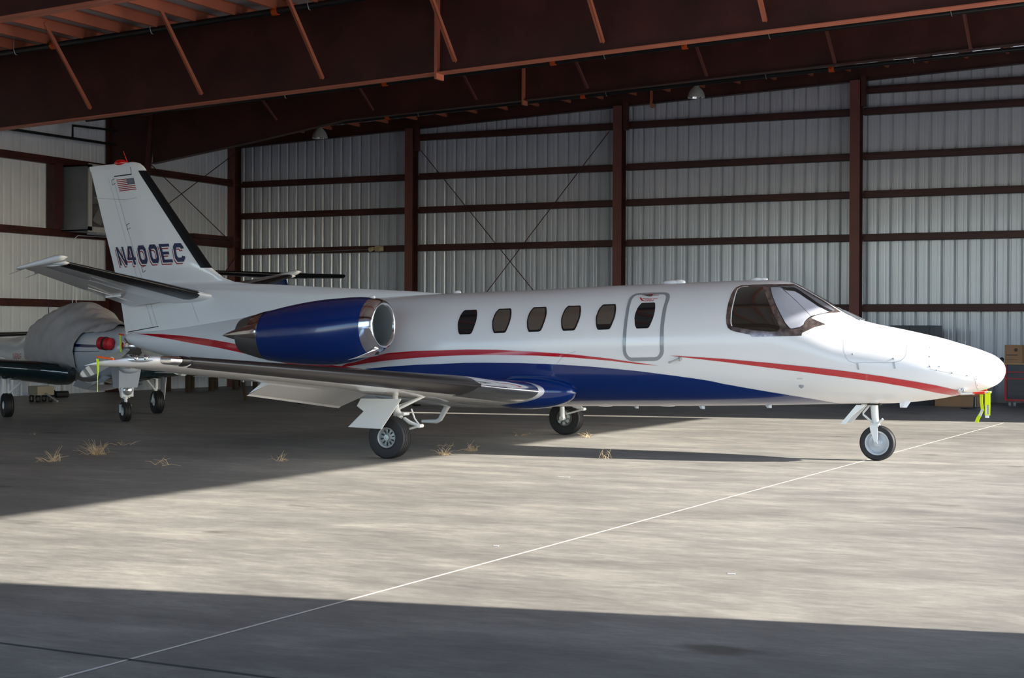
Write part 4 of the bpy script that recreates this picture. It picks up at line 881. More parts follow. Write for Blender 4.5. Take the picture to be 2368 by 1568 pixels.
# ---- tailplane
S = [(.05,-4.62,-6.30,2.115,2.085,.12),(.3,-4.74,-6.25,2.155,2.12,.12),(2.80,-5.20,-5.93,2.548,2.52,.11),(2.95,-5.24,-5.95,2.570,2.545,.07)]
for sign in (-1, 1):
    stab = foil(S, spn(.05, 2.8, 14), sign, math.sqrt(.60)).build('tailplane', M_WHITE, jet, smooth=True, angle=50)
    el = foil_seg(S, spn(.18, 2.82, 12), sign, .61, 1.0, R(11)).build('elevator', M_WHITE, stab, smooth=True, angle=35)
    b = MB(); rows = []
    for s in spn(.28, 2.78, 40):
        dd = s-.28; e = math.sqrt(max(.05, 1-(1-dd/.12)**2)) if dd < .12 else 1
        rows.append([foil_pt(S, s, (-.42+.76*k/14)*e, .004, sign) for k in range(15)])
    b.grid(rows).build('tailplane_deicing_boot', M_BOOT, stab, smooth='all')
    b = MB(); rows = []
    for k in range(15):
        q = k/14; x = -5.13-.84*q; r_ = .052*math.sqrt(max(0.02, 1-(1-min(1, q/.18))**2))*(1-.7*max(0, q-.2))
        z = 2.625-.150*q
        rows.append([(x, sign*(2.90+.07*math.cos(a)), z+r_*math.sin(a)) for a in [2*PI*j/14 for j in range(14)]])
    b.grid(rows, True, True)
    rows = []
    for k in range(9):
        q = k/8; x = -5.17-.25*q; r_ = .032*math.sqrt(max(0.03, 1-(1-min(1, q/.3))**2))*(1-.5*max(0, q-.3))
        rows.append([(x, sign*(2.80+.05*math.cos(a)), 2.545-.01*q+r_*math.sin(a)) for a in [2*PI*j/12 for j in range(12)]])
    b.grid(rows, True, True)
    b.build('elevator_horn', M_WHITE, stab, smooth='all')
    b = MB()
    for s in (2.55, 2.9):
        c = Vector(foil_pt(S, min(s, 2.8), -1, 0, sign)); c.y = sign*s; c.z -= .06
        b.tube([c+Vector((.03,0,0)), c+Vector((-.16,sign*.06,-.07))], [.006,.003], 6); b.box(c.x-.04, c.x+.05, c.y-.006, c.y+.006, c.z-.006, c.z+.014)
    b.build('static_wick', M_SHEETM, stab)
    if sign < 0:
        b = MB(); c = Vector(foil_pt(S, .95, -.93, .01, sign)); c.z -= .05
        b.bar(c+Vector((.1,-.6,.085)), c+Vector((-.02,.55,-.10)), .012, .012); b.bar(c+Vector((.16,.05,.0)), c+Vector((-.12,.05,-.02)), .02, .05)
        b.build('elevator_trim_hinge', M_WHITE, stab)

# ---- engines
def nz(x):
    T_ = [(-3.6,1.535),(-2.69,1.535),(-1.5,1.60),(-.83,1.69)]
    return lerpT(T_, x)
for sign in (-1, 1):
    yc = sign*1.45
    t = None
    def ring(prof, n=56):
        b = MB(); b.grid([[(x, yc+r_*math.sin(a), nz(x)+r_*math.cos(a)) for a in [2*PI*k/n for k in range(n)]] for x, r_ in prof], True); return b
    nac = ring([(-1.0,.392),(-1.1,.413),(-1.2,.430),(-1.35,.448),(-1.55,.457),(-1.75,.455),(-1.95,.443),(-2.15,.425),(-2.35,.402),(-2.52,.378),(-2.69,.350),(-2.69,.30)]).build('engine_nacelle', M_BLUE, jet, smooth=True, angle=60)
    nac['label'] = 'blue painted engine nacelle'
    ring([(-1.0,.392),(-.94,.376),(-.895,.358),(-.86,.338),(-.84,.322),(-.832,.306),(-.834,.290),(-.842,.278),(-.858,.270)]).build('intake_lip', M_POL, nac, smooth='all')
    ring([(-.858,.270),(-.90,.262),(-1.05,.256),(-1.3,.258),(-1.42,.26)]).build('intake_duct', M_DUCT, nac, smooth='all')
    b = MB()
    for k in range(28):
        a = 2*PI*k/28; x0 = -1.40; zc = nz(-1.4)
        rad = Vector((0, math.sin(a), math.cos(a))); tg = Vector((0, math.cos(a), -math.sin(a)))
        c = Vector((x0, yc, zc))
        b.add([c+rad*.07-tg*.012+Vector((.03,0,0)), c+rad*.07+tg*.012-Vector((.03,0,0)), c+rad*.255+tg*.035-Vector((.02,0,0)), c+rad*.255-tg*.03+Vector((.03,0,0))], [(0,1,2,3)])
    b.build('fan_blades', M_FAN, nac)
    ring([(-1.25,.004),(-1.28,.03),(-1.34,.06),(-1.42,.08)], 24).build('fan_spinner', M_RIM, nac, smooth='all')
    ring([(-1.46,.0),(-1.46,.27)], 24).build('fan_backplate', M_HOLE, nac)
    ring([(-2.69,.346),(-2.85,.318),(-3.02,.276),(-3.13,.245),(-3.13,.235),(-2.8,.26)]).build('exhaust_nozzle', M_NOZ, nac, smooth=True, angle=50)
    # outer half shell, polished, above mid height and pointed reverser fairing
    b = MB(); rows = []
    for k in range(13):
        q = k/12; x = -2.69-.40*q; r_ = .352-.11*q**1.2
        rows.append([(x, yc+sign*(r_+.004)*math.sin(a), nz(x)+(r_+.004)*math.cos(a)) for a in [-.3+1.85*j/20 for j in range(21)]])
    b.grid(rows).build('nozzle_shell', M_POLN, nac, smooth='all')
    b = MB(); rows = []
    for k in range(25):
        q = k/24; x = -2.69-.745*q; e = (1-q**1.7)
        rows.append([(x, yc+sign*(.235-.115*q)+sign*.135*e*math.sin(a), 1.585-.05*q+.145*e*math.cos(a)) for a in [2*PI*j/20 for j in range(20)]])
    b.grid(rows, True, True).build('reverser_fairing', M_POLN, nac, smooth='all')
    b = MB(); o = Vector((-.90, yc+sign*.13, 1.315))
    b.hexa([o+Vector((.02,-.05,-.04)), o+Vector((.02,.05,-.04)), o+Vector((-.42,.03,-.105)), o+Vector((-.42,-.03,-.105)), o+Vector((.07,-.04,.045)), o+Vector((.07,.04,.045)), o+Vector((-.42,.03,.02)), o+Vector((-.42,-.03,.02))])
    b.build('oil_cooler_scoop', M_POL, nac)
    b = MB(); o = Vector((-.862, yc+sign*.13, 1.318)); b.hexa([o+Vector((.004,-.035,-.03)), o+Vector((.004,.035,-.03)), o+Vector((-.01,.035,-.03)), o+Vector((-.01,-.035,-.03)), o+Vector((.02,-.025,.03)), o+Vector((.02,.025,.03)), o+Vector((.0,.025,.03)), o+Vector((.0,-.025,.03))])
    b.build('scoop_mouth', M_HOLE, nac)
    b = MB(); b.sphere((-1.02, yc, nz(-1.0)+.40), .035, 10, 6, (1.4,.5,.7)); b.build('nacelle_vent', M_WHITE, nac, smooth='all')
    b = MB(); rows = []
    for k in range(9):
        q = k/8; a = PI*.5*1
        y0 = sign*(.55+.60*q)
        rows.append([(-1.15-.05*q+ (0), y0, 1.62), (-1.5, y0, 1.69), (-2.1, y0, 1.68), (-2.65, y0, 1.62), (-2.1, y0, 1.55), (-1.5, y0, 1.54)])
    b.grid(rows, True, True).build('engine_pylon', M_WHITE, jet, smooth=True)

# ---- wheels
def wheel(parent, c, R_, w, rim_r, outboard, rimmat, name='wheel', spokes=10, grooves=(-.5,-.17,.17,.5)):
    c = Vector(c); ax = (0, outboard, 0); hw = w/2
    pr = [(-hw*.80, rim_r), (-hw*.96, rim_r+.02), (-hw, (rim_r+R_)/2), (-hw*.93, R_*.93), (-hw*.78, R_*.978)]
    for g in grooves:
        g *= hw*1.25; rr = R_*(1-.02*abs(g/hw)**2)
        pr += [(g-.010, rr), (g-.006, rr-.009), (g+.006, rr-.009), (g+.010, rr)]
    pr += [(hw*.78, R_*.978), (hw*.93, R_*.93), (hw, (rim_r+R_)/2), (hw*.96, rim_r+.02), (hw*.80, rim_r)]
    b = MB(); b.lathe(pr, c, ax, 56)
    b.v = [(x, y, max(z, .004)) for x, y, z in b.v]
    t = b.build('tire', M_TIRE, parent, smooth=True, angle=25)
    d = hw*.78
    pr = [(d, rim_r+.006), (d+.010, rim_r), (d+.004, rim_r-.014), (d-.02, rim_r-.022), (d-.045, rim_r*.78), (d-.045, rim_r*.70), (d-.035, rim_r*.42), (d-.02, rim_r*.30), (d+.012, rim_r*.28), (d+.014, .0)]
    r_ = MB().lathe(pr, c, ax, 40); r_.lathe([(-d, rim_r+.006), (-d-.008, rim_r), (-d+.03, rim_r*.85), (-d+.035, 0)], c, ax, 32)
    r_.build('wheel_rim', rimmat, parent, smooth=True, angle=30)
    return t
def main_gear(sign):
    g = MB(); s = sign
    g.tube([(-.05,s*2.50,.86),(.0,s*2.53,.62),(.06,s*2.54,.50)], [.038,.038,.044], 14)
    g.tube([(.0,s*2.54,.62),(.0,s*2.54,.48),(0,s*2.545,.27)], [.040,.036,.046], 12)
    g.tube([(0,s*2.50,.265),(0,s*2.66,.265)], .035, 12)
    ge = g.build('main_gear', M_GEAR, jet, smooth=True, angle=45)
    b = MB(); b.tube([(.12,s*2.54,.50),(.20,s*2.55,.455),(.34,s*2.55,.415)], [.024,.026,.020], 10); b.tube([(.20,s*2.50,.62),(.26,s*2.52,.50),(.36,s*2.56,.415)], .011, 8)
    b.tube([(.36,s*2.50,.415),(.36,s*2.60,.415)], .024, 10); b.tube([(.14,s*2.48,.56),(.14,s*2.62,.56)], .022, 10); b.tube([(.34,s*2.57,.41),(.06,s*2.57,.33)], .014, 8)
    b.build('trailing_link', M_GEAR, ge, smooth=True)
    b = MB(); b.tube([(.02,s*2.52,.62),(.34,s*2.36,.80)], .020, 10); b.tube([(.02,s*2.50,.66),(.30,s*2.30,.80)], .009, 8)
    b.build('side_brace', M_GEAR, ge, smooth=True)
    MB().tube([(-.02,s*2.52,.56),(-.10,s*2.56,.54),(-.16,s*2.54,.62),(-.18,s*2.5,.72)], .012, 8).build('brake_hose', M_BOOT, ge)
    wheel(ge, (0, s*2.70, .268), .268, .19, .128, s, M_RIM)
    b = MB()
    for k in range(10):
        a = 2*PI*k/10+.2; rr = .078; c = Vector((rr*math.cos(a), s*(2.70+.0435), .268+rr*math.sin(a))); d = Vector((math.cos(a), 0, math.sin(a))); e = Vector((-math.sin(a), 0, math.cos(a)))
        b.add([c-d*.022-e*.006, c+d*.022-e*.011, c+d*.022+e*.011, c-d*.022+e*.006], [(0,1,2,3)])
    b.build('rim_slots', M_HOLE, ge)
    b = MB()
    for k, a in enumerate((-2.4, -1.5, -.6, .3, 1.1)):
        c = (.085*math.cos(a), s*2.60, .268+.085*math.sin(a)); b.tube([(c[0], s*2.585, c[2]), (c[0], s*2.66, c[2])], .026, 12)
    b.lathe([(0,.10),(.03,.10),(.03,.03),(0,.03)], (0, s*2.62, .268), (0, s, 0), 24)
    b.build('brake', M_BRAKE, ge, smooth=True)
    y = s*2.93; th = s*.022
    b = MB(); b.prism([(-.27,y,.76),(.29,y,.765),(-.005,y-s*.03,.385),(-.05,y-s*.03,.385),(-.47,y-s*.02,.395),(-.23,y,.60),(-.33,y,.665)], (0, th, 0))
    dr = b.build('gear_door', M_GEAR, ge)
    MB().bar((.30,y+th/2,.765),(.0,y+th/2-s*.03,.383), .012, .016).build('door_edge', M_TAGW, ge)
for s in (-1, 1): main_gear(s)
# nose gear
g = MB(); g.tube([(5.47,0,.74),(5.485,0,.55),(5.495,0,.455)], [.050,.046,.044], 16)
ng = g.build('nose_gear', M_GEAR, jet, smooth=True)
MB().tube([(5.487,0,.60),(5.497,0,.42)], .036, 16).build('oleo_piston', M_CHROME, ng, smooth=True)
b = MB()
for s in (-1, 1):
    rows = []
    for z, x, w in [(.445,5.495,.095),(.42,5.50,.10),(.36,5.505,.085),(.28,5.515,.055),(.225,5.52,.035),(.20,5.52,.03)]:
        rows.append([(x-w*.62, s*.072, z), (x+w*.38, s*.072, z), (x+w*.38, s*.088, z), (x-w*.62, s*.088, z)])
    b.grid(rows, True, True)
b.hexa([(5.435,-.088,.43),(5.545,-.088,.43),(5.545,.088,.43),(5.435,.088,.43),(5.455,-.06,.47),(5.53,-.06,.47),(5.53,.06,.47),(5.455,.06,.47)])
b.build('wheel_fork', M_GEAR, ng)
MB().tube([(5.52,-.10,.223),(5.52,.10,.223)], .02, 14).build('axle_nut', M_RIM, ng, smooth=True)
b = MB(); b.tube([(5.42,0,.70),(5.335,0,.60),(5.335,0,.575),(5.46,0,.475)], .014, 8); b.tube([(5.52,-.04,.46),(5.60,-.07,.53)], .016, 8)
b.build('torque_link', M_GEAR, ng, smooth=True)
wheel(ng, (5.52, 0, .223), .223, .11, .150, -1, M_PLANE2, spokes=0, grooves=(-.4,0,.4))
b = MB(); b.prism([(5.28,-.14,.70),(5.36,-.14,.70),(5.21,-.15,.54),(5.15,-.16,.46),(5.085,-.16,.46)], (0,.018,0)); b.tube([(5.38,-.13,.70),(5.30,-.13,.64),(5.21,-.14,.56)], .014, 8)
b.build('nose_gear_door', M_GEAR, ng)
b = MB(); b.prism([(5.28,.14,.70),(5.36,.14,.70),(5.15,.16,.46),(5.085,.16,.46)], (0,.018,0)); b.build('nose_gear_door', M_GEAR, ng)
MB().box(5.40, 5.56, -.07, .07, .70, .716).build('gear_well_edge', M_HOLE, ng)
# ================================================================== covers with streamers on the jet
def ribbon(b, pts, w, th=.002, axis=(1,0,0)):
    rows = []
    for i, p in enumerate(pts):
        a = Vector(axis[i] if isinstance(axis, list) else axis).normalized()*w[i]/2 if isinstance(w, list) else Vector(axis)*w/2
        p = Vector(p); n = Vector((0, th, 0))
        rows.append([p-a, p+a, p+a+n, p-a+n])
    b.grid(rows, True, True); return b
def pitot(x, y, z, L, lab, pts, w, axes, tagz=None):
    t = thing('pitot_cover', lab, 'cover', (x, y, z), 0, 'red covers with neon streamers')
    b = MB(); b.tube([(0,0,0),(L,0,.012)], .015, 10); b.build('cover_sleeve', M_REDC, t, smooth=True)
    s = ribbon(MB(), pts, w, .003, axes).build('streamer', M_NEON, t); s['label'] = 'neon yellow streamer'
    MB().lathe([(0,.012),(.004,.012)], (pts[0][0], pts[0][1]-.004, pts[0][2]-.02), (0,-1,0), 12).build('grommet', M_HOLE, t)
    return t
MB().tube([(6.58,-.30,.93),(6.60,-.30,.875),(6.76,-.30,.88)], [.03,.022,.014], 10).build('pitot_tube', M_CHROME, fus, smooth=True)
MB().tube([(6.58,.30,.93),(6.60,.30,.875),(6.86,.30,.88)], [.03,.022,.014], 10).build('pitot_tube', M_CHROME, fus, smooth=True)
MB().tube([(6.63,-.29,.965),(6.63,-.33,.90)], .022, 10).build('nose_probe', M_CHROME, fus, smooth=True)
t = pitot(6.74, -.30, .882, .14, 'red pitot cover with kinked neon yellow streamer under the nose', [(.10,-.01,-.01),(.10,-.012,-.10),(.115,-.015,-.20),(.065,-.02,-.30),(.045,-.02,-.35)], [.045,.04,.04,.045,.045], [(1,-.5,0),(1,-.5,0),(.8,-.3,.1),(.8,-.2,-.3),(.8,-.2,-.3)])
ribbon(MB(), [(.110,-.019,-.19),(.088,-.024,-.27)], [.03,.03], .003, [(.8,-.3,.1),(.8,-.2,-.3)]).build('pale_patch', M_TAGW, t)
t = pitot(6.70, .30, .900, .10, 'red pitot cover with straight flat neon yellow streamer ahead of the nose', [(.11,-.01,-.01),(.112,-.012,-.16),(.11,-.012,-.31)], [.072,.072,.072], (1,-.3,0))
MB().box(.085, .13, -.020, -.012, -.34, -.31).build('streamer_end', M_TAGW, t); 
tx = text('streamer_print', 'REMOVE', .030, (.115,-.020,-.235), (PI/2, PI/2, 0), M_HOLE, t); tx2 = MB().box(.095, .133, -.0165, -.014, -.30, -.18).build('label_patch', M_TAGW, t)
c = (-.10, -8.01, 1.335)
t = thing('static_port_cover', 'orange-red wing tip cover pin with long narrow neon streamer hanging down', 'cover', c, 0, 'red covers with neon streamers')
MB().tube([(-.02,0,.01),(.18,.0,-.012)], .010, 8).build('cover_sleeve', mat('orange_tape', (.9,.12,.01), .6), t)
ribbon(MB(), [(-.01,-.012,-.01),(.0,-.012,-.10),(-.005,-.014,-.20),(-.005,-.014,-.325)], [.034,.030,.014,.010], .003, [(1,-.2,0),(1,-.2,0),(.8,-.6,0),(.8,-.6,0)]).build('streamer', M_NEON, t)
t = thing('tail_stinger_cover', 'small red tail cone cover with neon yellow streamer beside the rudder foot', 'cover', (-6.50, -.02, 1.53), 0, 'red covers with neon streamers')
MB().tube([(0,0,.0),(-.09,-.01,.012)], .012, 8).build('cover_sleeve', M_REDC, t)
ribbon(MB(), [(-.07,-.01,.0),(-.065,-.01,-.12),(-.055,-.012,-.27)], [.026,.030,.032], .003, (1,-.2,0)).build('streamer', M_NEON, t)

# ================================================================== covered single-engine turboprop behind the wing tip
HA = math.atan2(-.519, .855)
tp = thing('turboprop_airplane', 'grey propeller airplane with canvas-covered cockpit parked behind the jet wing tip', 'airplane', (-10.26, 3.33, 0), HA)
TS = [(2.72,1.30,.12,.12),(2.62,1.29,.27,.27),(2.4,1.27,.33,.37),(2.0,1.25,.40,.44),(1.6,1.24,.47,.49),(1.2,1.24,.54,.53),(.8,1.26,.59,.58),(.3,1.30,.62,.66),(-.4,1.33,.64,.70),(-1.2,1.31,.62,.66),(-2.0,1.26,.54,.55),(-3.2,1.18,.38,.34),(-5.0,1.20,.26,.24),(-6.6,1.25,.16,.18),(-7.8,1.32,.05,.08)]
def tsec(u):
    if u >= TS[0][0]: return TS[0][1:]
    for a, q in zip(TS, TS[1:]):
        if q[0] <= u <= a[0]:
            k = (a[0]-u)/(a[0]-q[0]); k = k; return tuple(a[i]+(q[i]-a[i])*k for i in (1,2,3))
    return TS[-1][1:]
def tpt(u, a, off=0.0):
    zc, w, h = tsec(u); return (u, -(w+off)*math.sin(a), zc+(h+off)*math.cos(a))
b = MB(); b.grid([[tpt(2.72-10.52*k/70, 2*PI*j/40) for j in range(40)] for k in range(71)], True, True)
tf = b.build('fuselage', M_PLANE2, tp, smooth='all')
b = MB(); b.grid([[tpt(2.0-.9*k/8, 1.35+.10*j/2, .004) for j in range(3)] for k in range(9)]); b.grid([[tpt(2.1-1.2*k/8, 1.60+.025*j, .004) for j in range(2)] for k in range(9)])
b.build('dark_cowl_stripe', M_NAVY, tf)
text('registration_letters', 'N88AF', .22, (-3.0, -.44, 1.05), (PI/2, 0, 0), M_REDLET, tp)
# canvas cover with folds
random.seed(4)
b = MB(); rows = []
for k in range(70):
    q = k/69; u = 2.25-4.5*q
    if u > 1.35: am = .72+.30*(2.25-u)/.9
    elif u > 1.08: am = 1.02+1.13*(1.35-u)/.27
    else: am = 2.15
    row = []
    for j in range(61):
        a = -am+2*am*j/60
        f = .026*math.sin(9*u+7*abs(a)) * (.3+.7*min(1, abs(a))) + .012*math.sin(21*u-11*abs(a)+1)
        bulge = .05+.10*max(0, 1-abs(u-.15)/1.1)*max(0, math.cos(a))
        endt = 0 if u > -1.9 else -.22*((-1.9-u)/.35)**2
        x, y, z = tpt(u, a, bulge+f*.8+endt)
        row.append((x, y, z))
    rows.append(row)
b.grid(rows)
cv = b.build('canvas_cover', M_COVER, None, smooth='all', recenter=False)
cv.location = (-10.26, 3.33, 0); cv.rotation_euler = (0, 0, HA)
tag(cv, 'beige canvas cover draped in folds over the cockpit of the propeller airplane', 'cover')
# exhausts with red plugs, intake, spinner, blades
for s in (-1, 1):
    b = MB(); b.tube([(2.35,s*.20,1.36),(2.5,s*.34,1.37),(2.35,s*.44,1.38)], [.10,.10,.09], 14); b.build('exhaust_stack', M_NOZ, tp, smooth=True)
    b = MB(); b.tube([(2.60,s*.30,1.36),(2.56,s*.33,1.365),(2.34,s*.44,1.38),(2.30,s*.46,1.38)], [.06,.105,.115,.07], 16); b.build('red_exhaust_plug', M_CRIMS, tp, smooth=True)
    MB().tube([(2.47,s*.375,1.37),(2.43,s*.395,1.375)], .118, 16).build('plug_strap', M_HOLE, tp)
b = MB(); b.sphere((2.60,0,.98), .17, 16, 10, (.5,1.25,.75)); b.build('chin_intake', M_PLANE2, tp, smooth='all')
MB().sphere((2.66,0,.99), .10, 16, 10, (.5,1.25,.6)).build('intake_mouth', M_HOLE, tp, smooth='all')
b = MB(); b.lathe([(0,.20),(.08,.19),(.18,.15),(.26,.09),(.30,.02)], (2.72,0,1.33), (1,0,0), 24); b.build('spinner', M_POL, tp, smooth='all')
BW = [(.16,.04),(.25,.055),(.40,.085),(.60,.105),(.80,.105),(.95,.09),(1.04,.06),(1.08,.012)]
def bwid(q): return lerpT([(a, c) for a, c in BW], q)
def prop_blade(ang):
    d = Vector((0, math.cos(ang), math.sin(ang))); e = Vector((0, -math.sin(ang), math.cos(ang)))
    e2 = (e*.92+Vector((.40,0,0))).normalized()
    rows = []
    for q, w in BW:
        c = Vector((2.82,0,1.33))+d*q; n = d.cross(e2)*.012*(1.1-q*.8)
        rows.append([c-e2*w*.9, c+n, c+e2*w*1.0, c-n])
    return d, e2, rows
for ang in (R(90), R(-28), R(208)):
    d, e2, rows = prop_blade(ang)
    b = MB(); b.grid(rows, True, True); bl = b.build('propeller_blade', M_PROP, tp, smooth=True, angle=60)
    for q0, q1 in ((.86,.93),(.99,1.06)):
        wf = lambda q: .155-.9*max(0, q-.85)**1.6*1.3
        b = MB()
        for sd in (1, -1):
            off = d.cross(e2)*.012*sd
            c0 = Vector((2.82,0,1.33))+d*q0+off; c1 = Vector((2.82,0,1.33))+d*q1+off
            w0, w1 = bwid(q0), bwid(q1)
            b.add([c0-e2*w0*.88, c0+e2*w0*.98, c1+e2*w1*.98, c1-e2*w1*.88], [(0,1,2,3)])
        b.build('white_tip_band', M_TAGW, bl)
    c = Vector((2.82,0,1.33))+d*.47
    b = MB()
    for sd in (1, -1):
        off = d.cross(e2)*.016*sd
        P = [c+off+e2*.030*math.cos(a)*1.0+d*.045*math.sin(a) for a in [2*PI*k/16 for k in range(16)]]
        b.add(P, [tuple(range(16))])
    b.build('blade_decal', M_TAGW, bl)
    b = MB()
    for sd in (1, -1):
        off = d.cross(e2)*.018*sd
        b.add([c+off-e2*.022-d*.014, c+off+e2*.022+d*.006, c+off+e2*.022+d*.018, c+off-e2*.022-d*.002], [(0,1,2,3)])
    b.build('blade_decal_bar', M_REDLET, bl)
# wings
TW = [(.45,.95,-1.0,.80,.76,.20),(.62,1.15,-1.0,.82,.77,.20),(1.0,.85,-.98,.87,.80,.22),(5.6,.45,-.55,1.24,1.19,.16)]
for s in (-1, 1):
    w = foil(TW, spn(.45, 5.6, 26), s, 1.0).build('wing', M_TEAL, tp, smooth=True, angle=50)
    b = MB(); b.grid([[foil_pt(TW, v, -.42+.86*k/12, .006, s) for k in range(13)] for v in spn(.75, 5.4, 24)]).build('deicing_boot', M_TEAL, w, smooth='all')
# tail
b = MB(); rows = []
for z, l, t_ in [(1.25,-6.6,-7.8),(1.7,-6.9,-7.85),(2.6,-7.3,-7.95),(3.0,-7.5,-8.0)]:
    rows.append([(l,0,z),(l-.25,.05,z),(t_,.005,z),(t_,-.005,z),(l-.25,-.05,z)])
b.grid(rows, True, True).build('vertical_fin', M_PLANE2, tp, smooth=True, angle=50)
TT = [(.05,-6.8,-7.7,1.50,1.48,.12),(1.3,-6.95,-7.7,1.54,1.52,.11)]
for s in (-1, 1):
    w = foil(TT, spn(.05, 1.3, 8), s, 1.0).build('tailplane', M_PLANE2, tp, smooth=True, angle=50)
    b = MB(); b.grid([[foil_pt(TT, v, -.5+1.0*k/12, .006, s) for k in range(13)] for v in spn(.15, 1.25, 10)]).build('tailplane_deicing_boot', M_BOOT, w, smooth='all')
# nose gear and mains
b = MB(); b.hexa([(2.20,-.17,.60),(2.50,-.17,.60),(2.50,.17,.60),(2.20,.17,.60),(2.15,-.20,.95),(2.6,-.20,.95),(2.6,.20,.95),(2.15,.20,.95)])
b.build('nose_gear_bay', M_PLANE2, tp)
g = MB(); g.tube([(2.34,0,.95),(2.35,0,.40)], .05, 12); g.tube([(2.34,-.17,.85),(2.35,-.06,.42)], .022, 8); g.tube([(2.34,.17,.85),(2.35,.06,.42)], .022, 8); g.tube([(2.35,0,.42),(2.40,0,.28),(2.36,0,.18)], .03, 10)
g.bar((2.35,-.09,.30),(2.34,-.09,.16),.04,.015); g.bar((2.35,.09,.30),(2.34,.09,.16),.04,.015)
ngt = g.build('nose_gear', M_GEAR, tp, smooth=True, angle=40)
MB().box(2.38, 2.46, -.11, .11, .44, .64).build('light_housing', M_GEAR, ngt)
MB().lathe([(0,.08),(.02,.085),(.03,.07),(.035,0)], (2.46,0,.55), (1,0,0), 20).build('taxi_light', M_LENS, ngt, smooth='all')
wheel(ngt, (2.35, 0, .178), .178, .13, .07, -1, M_GEAR, grooves=(-.4,0,.4))
b = MB()
for s in (-1, 1):
    b.grid([[(2.0-.5*k/6, s*(.14+.30*j/6), .78-.13*math.sin(PI*.5*j/6)-.10*k/6*j/6) for j in range(7)] for k in range(7)])
b.build('nose_gear_door', M_PLANE2, tp)
b = MB()
for k in range(10):
    pass
b.grid([[(1.35-.25*j, -.55+1.0*k/10, .62+.20*((k/10-.5)**2)*2-.12*j) for j in range(2)] for k in range(11)]); b.build('open_cowl_flap', M_PLANE2, tp)
for s in (-1, 1):
    y = s*1.41
    g = MB(); g.tube([(0,y,.80),(.0,y,.50),(-.02,y-s*.06,.24)], .035, 10); g.tube([(.16,y-s*.38,.82),(.02,y-s*.02,.45)], .018, 8); g.tube([(-.12,y,.80),(-.02,y,.40)], .016, 8); g.tube([(.0,y-s*.1,.235),(0,y+s*.09,.235)], .025, 10)
    mg = g.build('main_gear', M_GEAR, tp, smooth=True, angle=40)
    wheel(mg, (0, y+s*.02, .222), .222, .16, .07, s, M_GEAR, grooves=(-.5,-.17,.17,.5))
    b = MB(); b.hexa([(-.16,y+s*.15,.84),(.16,y+s*.15,.84),(.14,y+s*.17,.84),(-.14,y+s*.17,.84),(-.16,y+s*.15,.30),(.02,y+s*.15,.26),(.02,y+s*.17,.26),(-.16,y+s*.17,.30)])
    b.build('gear_door', M_PLANE2, mg)
MB().tube([(1.0,0,.76),(.95,0,.58),(.85,0,.56)], [.03,.02,.015], 8).build('belly_aerial', M_GEAR, tp)
MB().tube([(-.5,0,2.0),(-.52,0,2.42)], [.008,.004], 6).build('whip_aerial', M_GEAR, tp)
MB().tube([(-2.3,0,1.9),(-2.35,0,2.16)], [.012,.006], 6).build('aft_aerial', M_NAVY, tp)

# ================================================================== T-tailed airplane mostly hidden behind the jet
HB = math.atan2(-.386, .922)
tt = thing('t_tail_airplane', 'airplane with blue fin and black-edged T-tail mostly hidden behind the jet', 'airplane', (-11.55, 11.8, 0), HB)
b = MB(); rows = []
for u, zc, r_ in [(-.5,1.35,.06),(.3,1.30,.22),(1.4,1.25,.42),(2.6,1.2,.58),(4.0,1.15,.62),(5.0,1.12,.55),(5.8,1.08,.35),(6.2,1.05,.08)]:
    rows.append([(u, r_*math.sin(a), zc+r_*math.cos(a)) for a in [2*PI*j/28 for j in range(28)]])
b.grid(rows, True, True).build('fuselage', M_WHITE, tt, smooth='all')
b = MB(); rows = []
for z, l, t_ in [(1.4,1.0,-.6),(2.2,.45,-.75),(2.92,.05,-.85)]:
    rows.append([(l,0,z),(l-.2,.06,z),(t_,.006,z),(t_,-.006,z),(l-.2,-.06,z)])
b.grid(rows, True, True).build('vertical_fin', M_BLUE, tt, smooth=True, angle=50)
T2 = [(.02,.10,-.85,2.95,2.90,.15),(1.85,-.10,-.75,2.98,2.94,.14)]
for s in (-1, 1):
    w = foil(T2, spn(.02, 1.85, 10), s, 1.0).build('tailplane', M_WHITE, tt, smooth=True, angle=50)
    b = MB(); b.grid([[foil_pt(T2, v, -.42+.84*k/12, .006, s) for k in range(13)] for v in spn(.02, 1.85, 10)]).build('tailplane_deicing_boot', M_BOOT, w, smooth='all')
T3 = [(.3,3.9,2.3,.85,.83,.14),(5.5,3.5,2.6,1.15,1.13,.12)]
for s in (-1, 1):
    foil(T3, spn(.3, 5.5, 8), s, 1.0).build('wing', M_WHITE, tt, smooth=True, angle=50)
for (u, v, r_) in [(5.2,0,.18),(3.0,1.5,.24),(3.0,-1.5,.24)]:
    g = MB().tube([(u,v,.95),(u,v,r_)], .035, 8).build('landing_gear', M_GEAR, tt)
    wheel(g, (u, v+.01, r_), r_, .13, r_*.45, -1, M_RIM)

